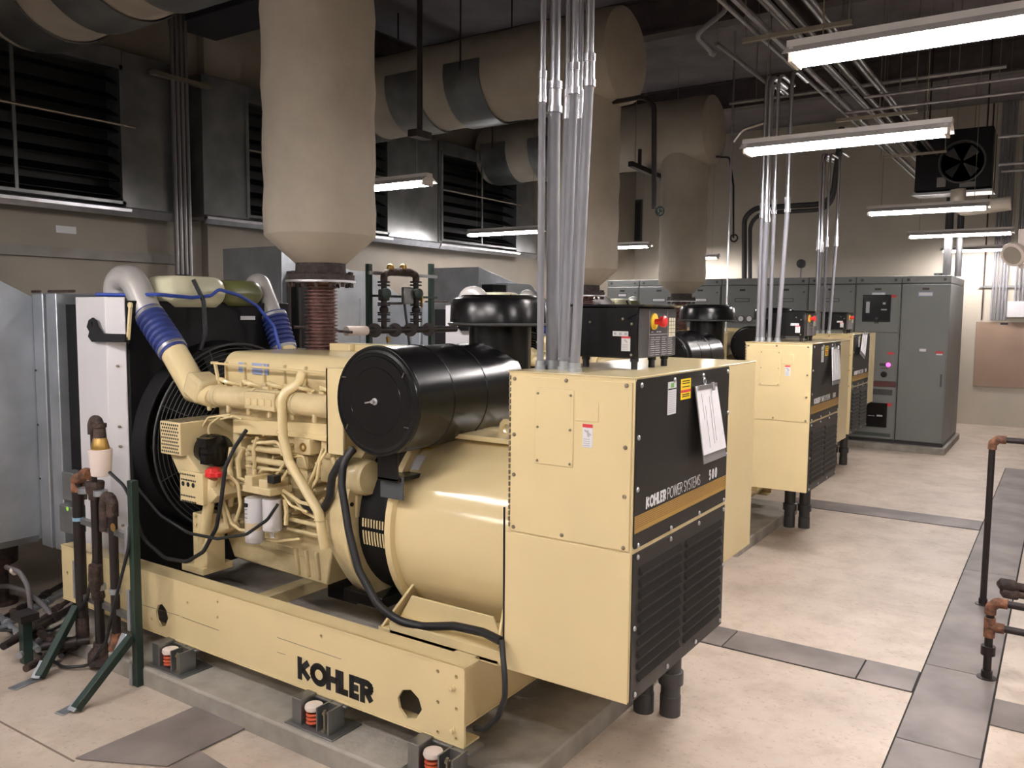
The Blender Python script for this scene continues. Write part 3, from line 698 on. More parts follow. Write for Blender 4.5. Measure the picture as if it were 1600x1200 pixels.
# starter
q = at(557,745,y=2.92)
m = MB().lathe((q.x-.075,2.94,q.z), (1,0,0), [(0,.07),(.01,.085),(.03,.09),(.14,.09),(.155,.08),(.158,.02)], 28); m.box(q.x-.06, q.x-.01, 2.845, 2.87, q.z+.02, q.z+.06); m.build('starter_motor', BEIC, G, smooth=35)
# dark perforated guard for fan belts
gd = MB(); gx0, gx1 = -4.22, -4.035
gd.box(gx0, gx1, 2.74, 3.22, 1.185, 1.372); gdo = gd.build('belt_guard', BEI, G, bevel=.006)
m = MB()
for i in range(9):
    for j in range(9):
        xx = gx0+.018+i*.0185+(.009 if j % 2 else 0); zz = 1.203+j*.019
        if xx < gx1-.012: m.lathe((xx,2.7398,zz), (0,-1,0), [(0,.0066),(.0008,.0066)], 6)
for i in range(12): m.box(gx0+.01, gx1-.01, 2.76+i*.038, 2.775+i*.038, 1.372, 1.3728)
m.build('guard_perforations', INK, gdo)
m = MB(); m.prism([(gx0+.02,2.78,1.19),(gx1,2.78,1.19),(gx1+.26,2.78,.99),(gx1+.2,2.78,.94),(gx0+.1,2.78,1.08)], (0,.42,0)); m.build('belt_guard', BEIC, G, bevel=.005)
m = MB(); q0 = at(283,734,y=2.76); q3 = at(320,790,y=2.76); m.box(q0.x, q3.x, 2.75, 2.86, q3.z, q0.z); lo = m.build('belt_guard', BEI, G, bevel=.004)
m = MB()
for i in range(9):
    for j in (0, 1, 4, 5): m.lathe((q0.x+.012+i*.015+(.007 if j % 2 else 0), 2.7498, q0.z-.018-j*.030), (0,-1,0), [(0,.006),(.0008,.006)], 6)
for i in range(3): m.lathe((q0.x+.03+i*.045, 2.7498, (q0.z+q3.z)/2+.015), (0,-1,0), [(0,.014),(.0008,.014)], 12)
m.build('guard_perforations', INK, lo)
# battery charging alternator
q = at(326,705,y=2.86)
m = MB().lathe((q.x-.08,2.90,q.z), (1,0,0), [(0,.05),(.01,.088),(.06,.092),(.065,.083),(.075,.092),(.13,.088),(.15,.05)], 24); m.box(q.x-.02, q.x+.06, 2.80, 2.86, q.z+.03, q.z+.08); m.box(q.x+.02, q.x+.07, 2.79, 2.84, q.z-.06, q.z-.01)
m.build('charging_alternator', BLK, G, smooth=30)
# filler neck with red cap
m = MB(); nk = [at(333,748,y=2.80), at(330,765,y=2.80), at(326,790,y=2.80), at(318,845,y=2.85)]
m.tube(nk, [.026,.022,.030,.032], 16); m.build('filler_neck', BEI, G)
q = at(334,739,y=2.80); m = MB().lathe(q+V(0,0,-.02), (0,0,1), [(0,.046),(.028,.046),(.032,.038),(.05,.034)], 6); m.bar(q+V(-.055,0,.0), q+V(.06,0,-.005), .036, .028); m.build('filler_cap', RED, G, bevel=.004)
# front foot bracket
q0 = at(303,800,y=2.84); q3 = at(326,862,y=2.84)
m = MB(); m.box(q0.x, q3.x, 2.83, 2.95, q3.z-.10, q0.z); m.box(q0.x-.07, q3.x, 2.80, 3.0, q3.z-.13, q3.z-.09)
m.build('engine_mount', BEI, G, bevel=.004)
m = MB()
for px in (307, 320):
    for py in (805, 818, 833): p = at(px, py, y=2.83); m.lathe((p.x, 2.83, p.z), (0,-1,0), [(0,.011),(.012,.011),(.014,.006)], 6)
m.build('mount_bolts', BEIC, G)
m = MB().tube([at(325,825,y=2.9), at(350,822,y=2.92), at(372,812,y=2.98)], .045, 14, .05); m.build('lower_coolant_pipe', BEI, G)
m = MB(); m.box(-3.05, -2.78, 3.0, 3.7, .50, .56); m.build('rear_mount', BLK, G, bevel=.004); a_, b_ = at(512,945,y=3.5), at(556,885,y=3.5); MB().box(a_.x, b_.x, 3.5, 3.62, .24, b_.z).build('mount_post', BLK, G, bevel=.004)

# ---- radiator
RX = -4.60
ra = MB(); ra.box(-4.98, RX, 2.80, 3.94, .31, 2.045); ra.box(-4.98, RX, 3.94, 4.02, .56, 2.045); ra_o = ra.build('radiator', BLKM, G, bevel=.006)
m = MB()
pts = [(-5.02,2.72,.50),(-4.70,2.72,.50),(-4.62,2.79,.50),(-4.62,2.80,.50),(-5.02,2.80,.50)]
m.prism(pts, (0,0,1.565)); m.build('side_post', WHP, ra_o, bevel=.004)
m = MB()
for z in (1.66, 1.30, 1.18, .70): m.lathe((-4.65,2.757,z), (.7,-.7,0), [(0,.009),(.006,.009),(.008,.004)], 8)
m.build('post_bolts', BOLT, ra_o)
def _q(px, py): p = at(px, py, y=2.70); return (p.x, p.z)
m = MB().plate([_q(*p) for p in ((198,535),(198,522),(163,521),(155,510),(152,500),(147,496),(141,500),(138,511),(142,518),(140,526),(146,534))], [[(_q(146.5,506)[0]+.008*cos(a_), _q(146.5,506)[1]+.016*sin(a_)) for a_ in [2*pi*k/10 for k in range(10)]]], (0,2.70,0), (1,0,0), (0,0,1), .012)
m.build('lifting_bracket', BLK, ra_o, bevel=.002)
m = MB(); m.bar(at(204,477,y=2.76), at(200,531,y=2.74), .014, .018); m.lathe(at(205,477,y=2.76), (0,-1,0), [(0,.018),(.012,.018)], 12); m.build('door_rod', BEI, ra_o)
# shroud ring, guard, fan
FY, FZ = 3.42, 1.18
m = MB().lathe((RX-.005, FY, FZ), (1,0,0), [(0,.62),(.10,.60),(.105,.595),(.105,.585),(0,.60)], 56); m.build('fan_shroud', BLKM, ra_o, smooth=30)
m = MB()
for k in range(13): m.ring((-4.41, FY, FZ), (1,0,0), .60-k*.028, .0028 if k else .007, 56, 5)
m.build('fan_guard_rings', DGEAR, ra_o)
m = MB()
for k in range(8):
    a = pi*k/4+.35; m.bar((-4.41, FY+.60*cos(a), FZ+.60*sin(a)), (-4.41, FY+.20*cos(a), FZ+.20*sin(a)), .005, .005)
m.build('fan_guard_spokes', DGEAR, ra_o)
for k in range(8):
    a = pi*k/4; b = a+.38; c_ = V(-4.50, FY, FZ)
    m = MB().hexa([c_+V(-.03,.10*cos(a),.10*sin(a)), c_+V(.03,.10*cos(b),.10*sin(b)), c_+V(.034,.10*cos(b),.10*sin(b)), c_+V(-.026,.10*cos(a),.10*sin(a))],
                  [c_+V(-.03,.55*cos(a),.55*sin(a)), c_+V(.03,.55*cos(b),.55*sin(b)), c_+V(.034,.55*cos(b),.55*sin(b)), c_+V(-.026,.55*cos(a),.55*sin(a))])
    m.build('fan_blade', BLKM, ra_o)
m = MB().lathe((-4.56,FY,FZ), (1,0,0), [(0,.12),(.10,.12),(.11,.06),(.5,.05)], 20); m.build('fan_hub', BLKM, ra_o)
# expansion tank
def tank(x0, x1, y0, y1, z0, z1, mt, nm, par):
    m = MB(); xc = (x0+x1)/2; L0 = []
    n = 28; prof = [(0,.55),(.2,.86),(.42,1.),(.50,1.03),(.56,1.0),(.80,.90),(.95,.72),(1.,.45)]
    yc_ = (y0+y1)/2; o = 0; vs = []; fs = []
    for t, s_ in prof:
        for k in range(n):
            a = 2*pi*k/n; ca, sa = cos(a), sin(a); e = .55
            px = xc+(x1-x0)/2*math.copysign(abs(ca)**e, ca)*(s_*.5+.5); py = yc_+((y1-y0)/2)*math.copysign(abs(sa)**e, sa)-( (1-s_)*.16*math.copysign(1, sa)*abs(sa))
            vs.append((px, py, z0+(z1-z0)*t))
    for i in range(len(prof)-1):
        for k in range(n): fs.append((i*n+k, i*n+(k+1) % n, (i+1)*n+(k+1) % n, (i+1)*n+k))
    fs.append(tuple(range(n))[::-1]); fs.append(tuple((len(prof)-1)*n+k for k in range(n)))
    return m.add(vs, fs).build(nm, mt, par, smooth=60)
tk = tank(-4.86, -4.54, 3.02, 3.50, 2.01, 2.205, TANKM, 'expansion_tank', G)
tank(-4.85, -4.55, 3.42, 3.80, 2.02, 2.19, TANKG, 'tank_chamber', tk)['label'] = 'olive green far chamber'
m = MB().lathe((-4.74,3.27,2.195), (0,0,1), [(0,.04),(.02,.04),(.022,.035)], 16); m.lathe((-4.72,3.62,2.17), (0,0,1), [(0,.04),(.025,.038)], 16); m.build('tank_cap', BLK, tk)
m = MB().tube([at(150,460,y=2.80), at(200,461,y=2.9), (at(245,460,x=-4.49)), at(300,465,x=-4.49), at(330,462,x=-4.49), at(342,452,x=-4.49), at(375,462,x=-4.49), at(402,478,x=-4.5), at(428,510,x=-4.45), at(440,556,x=-4.4)], .011, 8, .05); m.build('blue_vent_tube', BLUET, G)
m = MB().tube([at(302,437,x=-4.52), at(318,470,x=-4.48), at(321,520,x=-4.46), at(312,548,x=-4.45)], .014, 8, .1); m.build('overflow_hose', RUB, G)
m = MB().box(RX+.001, RX+.003, 3.60, 3.72, 1.93, 1.955); m.build('radiator_label', LBL, ra_o)
# charge air pipes
for s_, (A, B_, C_) in enumerate((
    ([at(184,468,y=2.93), at(183,447,y=2.93), at(190,434,y=2.93), at(205,434,y=2.93), at(214,448,y=2.93), at(233,492,y=2.93)], [at(232,490,y=2.93), at(273,552,y=2.93)], [at(271,549,y=2.93), at(306,610,y=2.93), at(335,621,y=2.92)]),
    ([V(-4.70,3.86,2.05), at(393,452,y=3.86), at(400,440,y=3.86), at(408,442,y=3.86), at(428,494,y=3.86)], [at(427,490,y=3.86), at(445,548,y=3.86)], [at(444,545,y=3.86), at(462,590,y=3.8)]))):
    m = MB().tube(A, .060 if s_ else .080, 20, .12); p_ = m.build('charge_air_elbow', SILV, G, smooth=50, label='silver painted elbow pipe')
    m = MB(); d = (B_[1]-B_[0]); L_ = d.length; prof = []
    for k in range(7):
        t = L_*(.08+.84*k/7); prof += [(t,.074),(t+L_*.03,.089),(t+L_*.07,.089),(t+L_*.10,.074)]
    m.lathe(B_[0], d, [(0,.083),(L_*.05,.083)]+prof+[(L_*.95,.083),(L_,.083)], 28); h_ = m.build('charge_air_hose', BLUE, G, smooth=50)
    for f__ in (.03, .88): MB().lathe(B_[0]+d*f__, d, [(0,.085),(.002,.087),(.02,.087),(.022,.085)], 28).build('hose_clamp', ALU, h_)
    m = MB().tube(C_, .078 if s_ else [.078]*2+[.058], 20, 0) if s_ else MB().tube([C_[0], C_[1], C_[2]], [.078,.078,.062], 20, 0)
    m.build('charge_air_pipe', BEI, G, smooth=50)
m = MB().bar((-4.15,2.93,1.585), (-4.02,2.93,1.525), .16, .14); m.build('manifold_inlet', BEIC, mfo, bevel=.02)
# battery and control cables that belong to the set
m = MB().tube([at(385,672,y=2.83), at(366,700,y=2.80), at(352,730,y=2.76), at(346,780,y=2.74), at(338,825,y=2.74), at(318,862,y=2.74), at(292,878,y=2.72), at(258,872,y=2.70), at(224,842,y=2.66), at(210,800,y=2.60)], .011, 10, .10); m.build('battery_cable', RUB, G)
m = MB().tube([at(434,788,y=2.78), at(418,812,y=2.76), at(385,835,y=2.74), at(340,842,y=2.72), at(295,833,y=2.70), at(250,805,y=2.66), at(215,762,y=2.58)], .0085, 10, .10); m.build('battery_cable', RUB, G)
m = MB().tube([at(552,702,y=2.86), at(530,724,y=2.84), at(519,745,y=2.84), at(515,778,y=2.84), at(506,794,y=2.86), at(492,796,y=2.90), at(470,785,y=2.95)], .020, 12, .05); m.build('coolant_hose', RUB, G)
m = MB().tube([at(552,700,y=2.84), at(536,724,y=2.80), at(534,760,y=2.78), at(545,830,y=2.76), at(560,890,y=2.75), at(590,945,y=2.76), at(622,970,y=2.80), at(660,979,y=2.82), at(710,978,y=2.80), at(755,988,y=2.76), at(784,1002,y=2.70)], .019, 12, .15); m.build('power_cable', RUB, G)
m = MB().tube([at(784,1000,y=2.67), at(789,1060,y=2.62), at(789,1090,y=2.62), at(778,1120,y=2.64), at(758,1140,y=2.64), at(742,1138,y=2.66)], .012, 10, .1); m.build('power_cable', RUB, G); MB().tube([at(788,792,y=2.72), at(787,1000,y=2.70)], .0045, 8).build('sensor_cable', RUB, G)

# ------------------------------------------------------------------ the other two sets
OFF = ((0,0,0), (-.41,4.13,0), (-.85,7.83,0))
G2 = copy_tree(G, OFF[1], label='middle cream generator set, second in the row, papers hanging straight on its black face')
G3 = copy_tree(G, OFF[2], label='farthest cream generator set, next to the grey switchgear')

# ------------------------------------------------------------------ spring isolators under the front rail
iso = thing('spring_isolator', (-2.74, 2.56, .1), 'spring isolator under the black lettering of the front skid', 'vibration isolator', 'spring isolators under the front skid')
ix, iy = -2.74, 2.56
m = MB(); m.box(ix-.16, ix+.15, iy-.09, iy+.10, .1005, .108); m.build('base_plate', GALVD, iso, bevel=.002)
m = MB(); m.box(ix-.13, ix-.07, iy-.07, iy+.028, .108, .226); m.box(ix-.13, ix-.07, iy+.028, iy+.09, .108, .206); m.build('housing', GALVD, iso, bevel=.003)
m = MB(); m.box(ix+.03, ix+.038, iy-.07, iy+.028, .108, .218); m.box(ix+.038, ix+.10, iy-.0, iy+.008, .108, .218); m.box(ix+.10, ix+.108, iy-.07, iy+.028, .108, .218); m.build('housing', GALVD, iso)
m = MB(); m.box(ix-.15, ix+.13, iy+.015, iy+.12, .203, .2135); m.build('top_plate', GALVD, iso, bevel=.002)
m = MB(); m.tube([(ix-.02+.030*cos(t*.5), iy-.035+.030*sin(t*.5), .116+t*.0014) for t in range(0, 48)], .0075, 6); m.build('spring', SPRM, iso)
m = MB().lathe((ix-.02, iy-.035, .186), (0,0,1), [(0,.04),(.008,.043),(.02,.040),(.024,.03)], 18); m.build('spring_cap', WHP2, iso)
m = MB(); m.cyl((ix+.065, iy-.05, .108), (ix+.065, iy-.05, .208), .007, n=8); m.lathe((ix+.065, iy-.05, .188), (0,0,1), [(0,.013),(.01,.013)], 6); m.lathe((ix+.065, iy-.05, .108), (0,0,1), [(0,.015),(.01,.015)], 6); m.build('adjusting_bolt', BOLT, iso)
for dx_, l_ in ((.70, 'spring isolator at the bottom edge, under the oval hole near the rail end'), (-1.09, 'spring isolator under the left end of the front skid, behind the strut stand')):
    copy_tree(iso, (dx_,0,0), label=l_)
for k in (1, 2):
    copy_tree(iso, (OFF[k][0]+.70, OFF[k][1], 0), label=('spring isolator under the near rail end of the second set', 'spring isolator under the near rail end of the farthest set')[k-1], group='spring isolators of the other sets')
    copy_tree(iso, (OFF[k][0]-.2, OFF[k][1], 0), label=('spring isolator mid-rail under the second set', 'spring isolator mid-rail under the farthest set')[k-1], group='spring isolators of the other sets')

# ------------------------------------------------------------------ clipboards
def clipboard(off, y_, z_, ang, tilt, lab, h_=.33, w_=.24, bw=.0):
    o = Vector(off); x_ = X1+.022
    t = thing('clipboard', (x_+o.x, y_+o.y, z_+o.z-h_), lab, 'clipboard', 'clipboards on the control cabinets')
    ca, sa = cos(ang), sin(ang)
    ux = V(0, ca, -sa*-1) if False else V(0, ca, sa); uz = V(tilt, -sa, ca).normalized(); n = ux.cross(uz).normalized()
    c = V(x_, y_, z_)+o
    def slab(a0, a1, b0, b1, t0, t1): return MB().hexa([c+ux*a+uz*b+n*t0 for a, b in ((a0,b0),(a1,b0),(a1,b1),(a0,b1))], [c+ux*a+uz*b+n*t1 for a, b in ((a0,b0),(a1,b0),(a1,b1),(a0,b1))])
    slab(-.0, w_, -h_-.045, 0, 0, .004).build('board', mat('grey_board', (.20,.19,.19), .5), t)
    m = slab(.0, w_, -h_, -.01, .0045, .009)
    m.build('papers', PAP, t)
    m = MB()
    for a, b0, b1 in ((.05,-.28,-.04), (.12,-.27,-.08), (.145,-.26,-.03)):
        p = c+ux*a+uz*b0+n*.0095; q = c+ux*(a-.006)+uz*b1+n*.0095; m.bar(p, q, .002, .001)
    m.build('ruled_lines', GRYI, t)
    m = slab(w_*.08, w_*.82, -.022, .002, .009, .014); m.cyl(c+ux*w_*.55+uz*-.03+n*.012, c+ux*w_*.62+uz*.006+n*.02, .009, n=8); m.ring(c+ux*w_*.5+uz*.016+n*.006, n, .014, .002, 16, 5)
    m.build('clip', ALU, t)
    return t
def board_px(p, off, lab, xs=.03):
    """a clipboard from its four corners, leaning off the panel"""
    t = thing('clipboard', p[3], lab, 'clipboard', 'clipboards on the control cabinets')
    a, b, c, d = [Vector(q) for q in p]  # top-left, top-right, bottom-right, bottom-left
    n = (b-a).cross(a-d).normalized()
    if n.x < 0: n = -n
    e = (c-b)*.13
    MB().hexa([a,b,c+e,d+e], [q+n*.003 for q in (a,b,c+e,d+e)]).build('board', mat('grey_board', (.20,.19,.19), .5), t)
    MB().hexa([q+n*.0035 for q in (a,b,c,d)], [q+n*.008 for q in (a,b,c,d)]).build('papers', PAP, t)
    m = MB()
    for u, v0, v1 in ((.2,.12,.5), (.32,.3,.92), (.55,.18,.88), (.66,.2,.85)):
        q0 = a+(b-a)*u+(d-a)*v0+n*.0085; q1 = a+(b-a)*(u+.02)+(d-a)*v1+n*.0085; m.bar(q0, q1, .0025, .0012)
    m.build('ruled_lines', GRYI, t)
    m = MB().hexa([a+(b-a)*.05+n*.008, a+(b-a)*.95+n*.008, a+(b-a)*.95+(d-a)*.06+n*.008, a+(b-a)*.05+(d-a)*.06+n*.008], [a+(b-a)*.05+n*.016, a+(b-a)*.95+n*.016, a+(b-a)*.95+(d-a)*.06+n*.013, a+(b-a)*.05+(d-a)*.06+n*.013])
    q = a+(b-a)*.7; m.cyl(q+n*.018-(d-a)*.02, q+(d-a)*.10+n*.018, .007, n=8); q = a+(b-a)*.45-(d-a)*.05; m.ring(q+n*.006, n, .013, .002, 16, 5)
    m.build('clip', ALU, t)
x0_ = X1+.012; x1_ = X1+.05
board_px([at(1085,604,x=x0_), at(1117,598,x=x0_), at(1132,699,x=x1_), at(1097,712,x=x1_)], None, 'clipboard with white papers hanging crooked on the nearest black face')
ox = OFF[1][0]
board_px([at(1299,543,x=x0_+ox), at(1310,541,x=x0_+ox), at(1312,592,x=x1_+ox), at(1300,595,x=x1_+ox)], None, 'clipboard hanging straight on the black face of the second set')
ox = OFF[2][0]
board_px([at(1348,521,x=x0_+ox), at(1355,520,x=x0_+ox), at(1351,556,x=x1_+ox), at(1344,548,x=x1_+ox)], None, 'clipboard turned aslant on the black face of the farthest set')

# ------------------------------------------------------------------ conduits rising from each cabinet
CON = [((844,577),(847,160),.014), ((862,576),(866,168),.025), ((881,578),(891,155),.0165), ((898,581),(914,150),.019), ((874,571),(880,165),.013), ((889,571),(901,165),.012)]
pos_names = ['leftmost', 'thickest', 'third from the left in front', 'rightmost', 'thin rear left', 'thin rear right']
set_names = ['nearest cabinet', 'second cabinet', 'farthest cabinet']
ZCO = (2.86, 2.84, 2.83)
for g in range(3):
    dx, dy, _ = OFF[g]
    for k, (a, b, r) in enumerate(CON):
        p = at(*a, z=Z1); yq = p.y; zc = 2.84 + (.03 if k in (2, 3) else -.03 if k == 1 else 0)
        q = at(b[0], b[1], y=yq)
        if g == 0: dr = r
        else: dr = r
        P0 = V(p.x+dx, p.y+dy, Z1+.0); P1 = V(q.x+dx, yq+dy+(.03 if k > 1 else 0), zc)
        if g: P1 = V(p.x+dx+(.04 if k == 3 else .0), yq+dy, zc-.02)
        t = thing('conduit', P0, '%s conduit of the bundle rising from the %s' % (pos_names[k], set_names[g]), 'conduit', 'conduits rising from the %s' % set_names[g])
        MB().tube([P0, P0+V(0,0,.03), P1], [dr, dr, dr], 14).build('coated_pipe', PVCG, t)
        MB().lathe(P0, (0,0,1), [(0,dr*1.5),(.015,dr*1.5),(.016,dr*1.3),(.035,dr*1.3)], 14).build('hub', GALV, t)
        d = V(0,0,1)
        MB().lathe(P1-V(0,0,.02), (0,0,1), [(0,dr*1.35),(.025,dr*1.35),(.026,dr*1.15),(.09,dr*1.15),(.091,dr*1.3),(.12,dr*1.3),(.121,dr)], 16).build('coupling', EMT, t)
        xe = -1.98+.085*k
        MB().tube([P1+V(0,0,.05), V(P1.x, P1.y, 3.97), V(P1.x, P1.y+.45, 3.97)], dr*.86, 12, .14).build('bare_pipe', EMT, t)

# ------------------------------------------------------------------ exhausts
EXX, EXY = -3.85, 3.62
def jitter(mb, a, z0, z1):
    random.seed(4)
    for p in mb.v:
        pass
    return mb
ex = thing('exhaust_stack', (EXX, EXY, 1.66), 'wide canvas-wrapped exhaust riser nearest the camera with bolted flange and rusty bellows', 'exhaust pipe', 'insulated exhaust stacks')
m = MB(); prof = [(0,.11),(.012,.11)]
for k in range(22): prof += [(.02+k*.0212,.080),(.026+k*.0212,.082),(.031+k*.0212,.102),(.036+k*.0212,.102)]
prof += [(.49,.086),(.51,.10)]
m.lathe((EXX,EXY,1.66), (0,0,1), prof, 32); m.build('bellows', BEL, ex, smooth=25)
scaled = mat('scaled_iron', (.065,.05,.045), .8, .2, var=.4, scale=25, bump=.4, bscale=60)
fl_ = MB().lathe((EXX,EXY,2.185), (0,0,1), [(0,.15),(.0,.205),(.030,.207),(.032,.155),(.11,.15)], 36).build('flange', scaled, ex)
MB().lathe((EXX,EXY,2.168), (0,0,1), [(0,.10),(.0,.213),(.014,.213),(.014,.10)], 36).build('backing_ring', ALU, fl_)
for k in range(14):
    a = 2*pi*k/14; c = V(EXX+.187*cos(a), EXY+.187*sin(a), 2.14); m = MB().lathe(c, (0,0,1), [(0,.013),(.024,.013),(.025,.007),(.08,.007),(.081,.012),(.095,.012)], 6)
    m.build('flange_bolt', RUST, fl_)
zc0 = 2.285
prof = [(0,.155),(.16,.332)]
for k in range(14): prof.append((.17+k*.145, .336+.006*sin(k*2.3)))
prof += [(2.30,.335)]
m = MB().lathe((EXX,EXY,zc0), (0,0,1), prof, 48); m.build('insulated_jacket', INS, ex, smooth=30)
ZM = 4.58
# horizontal silencer
m = MB(); prof = [(0,.44),(.02,.47)]
for k in range(1,20): prof.append((k*.24, .475+.008*sin(k*1.9)))
prof += [(4.0+.4,.47)]
prof = [(a_, b_) for a_, b_ in prof if a_ <= (EXX+.44+8.25-.9)]
m.lathe((EXX+.44,EXY,ZM), (-1,0,0), sorted(prof), 48); m.build('insulated_silencer', INS, ex, smooth=50)
for x in (-5.15, -6.0, -6.9):
    m = MB(); n = 20; vs = []
    for i in range(n+1):
        a = pi+pi*i/n; a = pi*.94+pi*1.12*i/n
        for xx, rr in ((x-.24,.487),(x+.24,.487),(x-.24,.497),(x+.24,.497)): vs.append((xx, EXY+rr*cos(a), ZM+rr*sin(a)))
    fs = []
    for i in range(n):
        o = i*4; q = o+4; fs += [(o,o+1,q+1,q),(o+2,q+2,q+3,o+3),(o,q,q+2,o+2),(o+1,o+3,q+3,q+1)]
    fs += [(0,2,3,1),(n*4,n*4+1,n*4+3,n*4+2)]
    m.add(vs, fs); m.build('saddle', GALVD, ex, smooth=50)
for x in (-5.15, -6.9):
    for s_ in (-1, 1):
        m = MB().cyl((x, EXY+s_*.49, ZM), (x, EXY+s_*.49, CZ-.02), .010, n=6); m.build('hanger_rod', BPIPE, ex)
ex2 = copy_tree(ex, OFF[1], label='canvas-wrapped exhaust riser of the second set, directly behind the nearest conduit bundle')
ex3 = copy_tree(ex, OFF[2], label='canvas-wrapped exhaust riser farthest away, in front of the switchgear row')
# drain valve pipes from silencers
m = thing('drain_pipe', at(1022,328,y=7.3), 'black drain pipe with small handwheel valve between second and third exhaust risers', 'pipe')
MB().tube([V(-4.0,7.72,4.13), at(1000,152,y=7.4), at(1012,154,y=7.3), at(1022,166,y=7.3), at(1022,326,y=7.3)], .024, 12, .1).build('pipe_run', BPIPE, m)
q = at(1031,330,y=7.25); mm = MB().ring(q, (0,1,0), .04, .007, 20, 6); mm.bar(q-V(.04,0,0), q+V(.04,0,0), .008, .008); mm.bar(q-V(0,0,.04), q+V(0,0,.04), .008, .008); mm.cyl(q, q+V(-.04,.05,0), .02, n=8); mm.build('handwheel', GRN, m)
m = thing('drain_pipe', at(1167,372,y=11.8), 'thin drain pipe with a small wheel valve right of the farthest riser', 'pipe')
MB().tube([at(1118,245,y=11.5), at(1140,246,y=11.8), at(1146,290,y=11.8), at(1146,372,y=11.8)], .014, 10, .05).build('pipe_run', BPIPE, m)
q = at(1147,372,y=11.75); MB().ring(q, (0,1,0), .05, .012, 16, 6).build('handwheel', BPIPE, m)
# pipe rod between set 1 and the wall
m = MB(); m.cyl(at(656,0,y=5.6), at(656,205,y=5.6), .024, n=10); m.box(*(lambda p: (p.x-.05, p.x+.05, 5.5, 5.7, p.z-.06, p.z))(at(656,205,y=5.6)))
tag(m.build('hanger_pipe', BPIPE), 'dark vertical pipe hanging right of the nearest exhaust riser', 'pipe')

def hang(o, q, n=6):
    MB().cyl(q, (q[0], q[1], CZ-.01), .005, n=n).build('hanger_rod', BOLT, o)
# ------------------------------------------------------------------ fluorescent fixtures
def fixture(x0, x1, y, z, lab, hang=True):
    L_ = x1-x0; t = thing('strip_light', ((x0+x1)/2, y, z+.10), lab, 'light fixture', 'suspended fluorescent strip lights')
    m = MB()
    def sec(x): return [(x,y-.115,z),(x,y-.055,z+.042),(x,y-.04,z+.048),(x,y-.04,z+.078),(x,y+.04,z+.078),(x,y+.04,z+.048),(x,y+.055,z+.042),(x,y+.115,z),(x,y+.112,z),(x,y+.05,z+.036),(x,y-.05,z+.036),(x,y-.112,z)]
    m.prism(sec(x0), (L_,0,0)); m.build('reflector', LAMPH, t, smooth=20)
    for x in (x0+.02, x1-.04):
        m = MB().box(x, x+.02, y-.075, y+.075, z-.03, z+.036); m.build('lamp_holder', LAMPH, t)
    for s_ in (-1, 1):
        m = MB().cyl((x0+.042, y+s_*.05, z-.006), (x1-.042, y+s_*.05, z-.006), .021, n=12); m.build('tube', TUBEM, t)
    if hang:
        for x in (x0+.15, x1-.15):
            m = MB().cyl((x, y, z+.078), (x, y, CZ-.01), .003, n=5); m.build('hanger_wire', BOLT, t)
ZL = 3.155
fixture(-1.14, .10, 3.98, 3.17, 'largest and brightest strip light, cut by the right edge')
fixture(-1.99, -.665, 5.93, ZL, 'second strip light, its right end wholly in view below the ceiling conduits')
fixture(-1.97, -.75, 10.2, ZL, 'third strip light of the aisle row, left of the wrapped pipe elbow')
fixture(-2.02, -.68, 13.45, ZL, 'fourth strip light of the aisle row, above the switchgear end')
fixture(-1.95, -.70, 16.7, ZL, 'farthest strip light of the aisle row, against the far wall')
fixture(-6.0, -4.83, 5.86, ZL, 'strip light just right of the nearest exhaust riser')
fixture(-7.6, -6.3, 10.15, ZL, 'strip light in front of the third dark louver')
fixture(-7.2, -6.05, 13.3, ZL, 'strip light between the second and third exhaust risers')
fixture(-7.2, -6.02, 16.6, ZL, 'small strip light right of the farthest exhaust riser')
# unseen fixtures on the camera side, some added to brighten the foreground
for x, y in ((1.0,1.9), (-1.9,.5), (-4.4,.5), (-3.2,-.7), (-6.3,-3.4), (1.2,-1.8), (2.0,4.6)):
    fixture(x-.6, x+.6, y, 3.17, 'strip light out of the frame on the camera side of the room')

# ------------------------------------------------------------------ switchgear row
GY, GZ0, GZ1, GZT = 13.302, .095, 2.46, 2.575
cuts_px = [948, 998, 1063, 1127, 1195, 1263, 1337, 1409, 1485.5]
cuts = [at(c, 445, y=GY).x for c in cuts_px]
cuts[-1] = -1.40
def sticker(mb_list, x, z, w_, h_, mt, nm, par, y=GY, d=.003):
    return MB().box(x-w_/2, x+w_/2, y-d, y-.0005, z-h_/2, z+h_/2).build(nm, mt, par)
gl = ['leftmost grey switchgear cabinet, behind the second riser', 'grey switchgear cabinet just right of the leftmost one', 'grey switchgear cabinet partly behind the farthest exhaust riser', 'grey switchgear cabinet with three round dials above the far controller', 'grey switchgear cabinet behind the conduits of the second set', 'grey switchgear cabinet between the two far conduit bundles', 'grey switchgear cabinet with a black relay window and pink lamp', 'tall plain grey switchgear cabinet at the right end of the row']
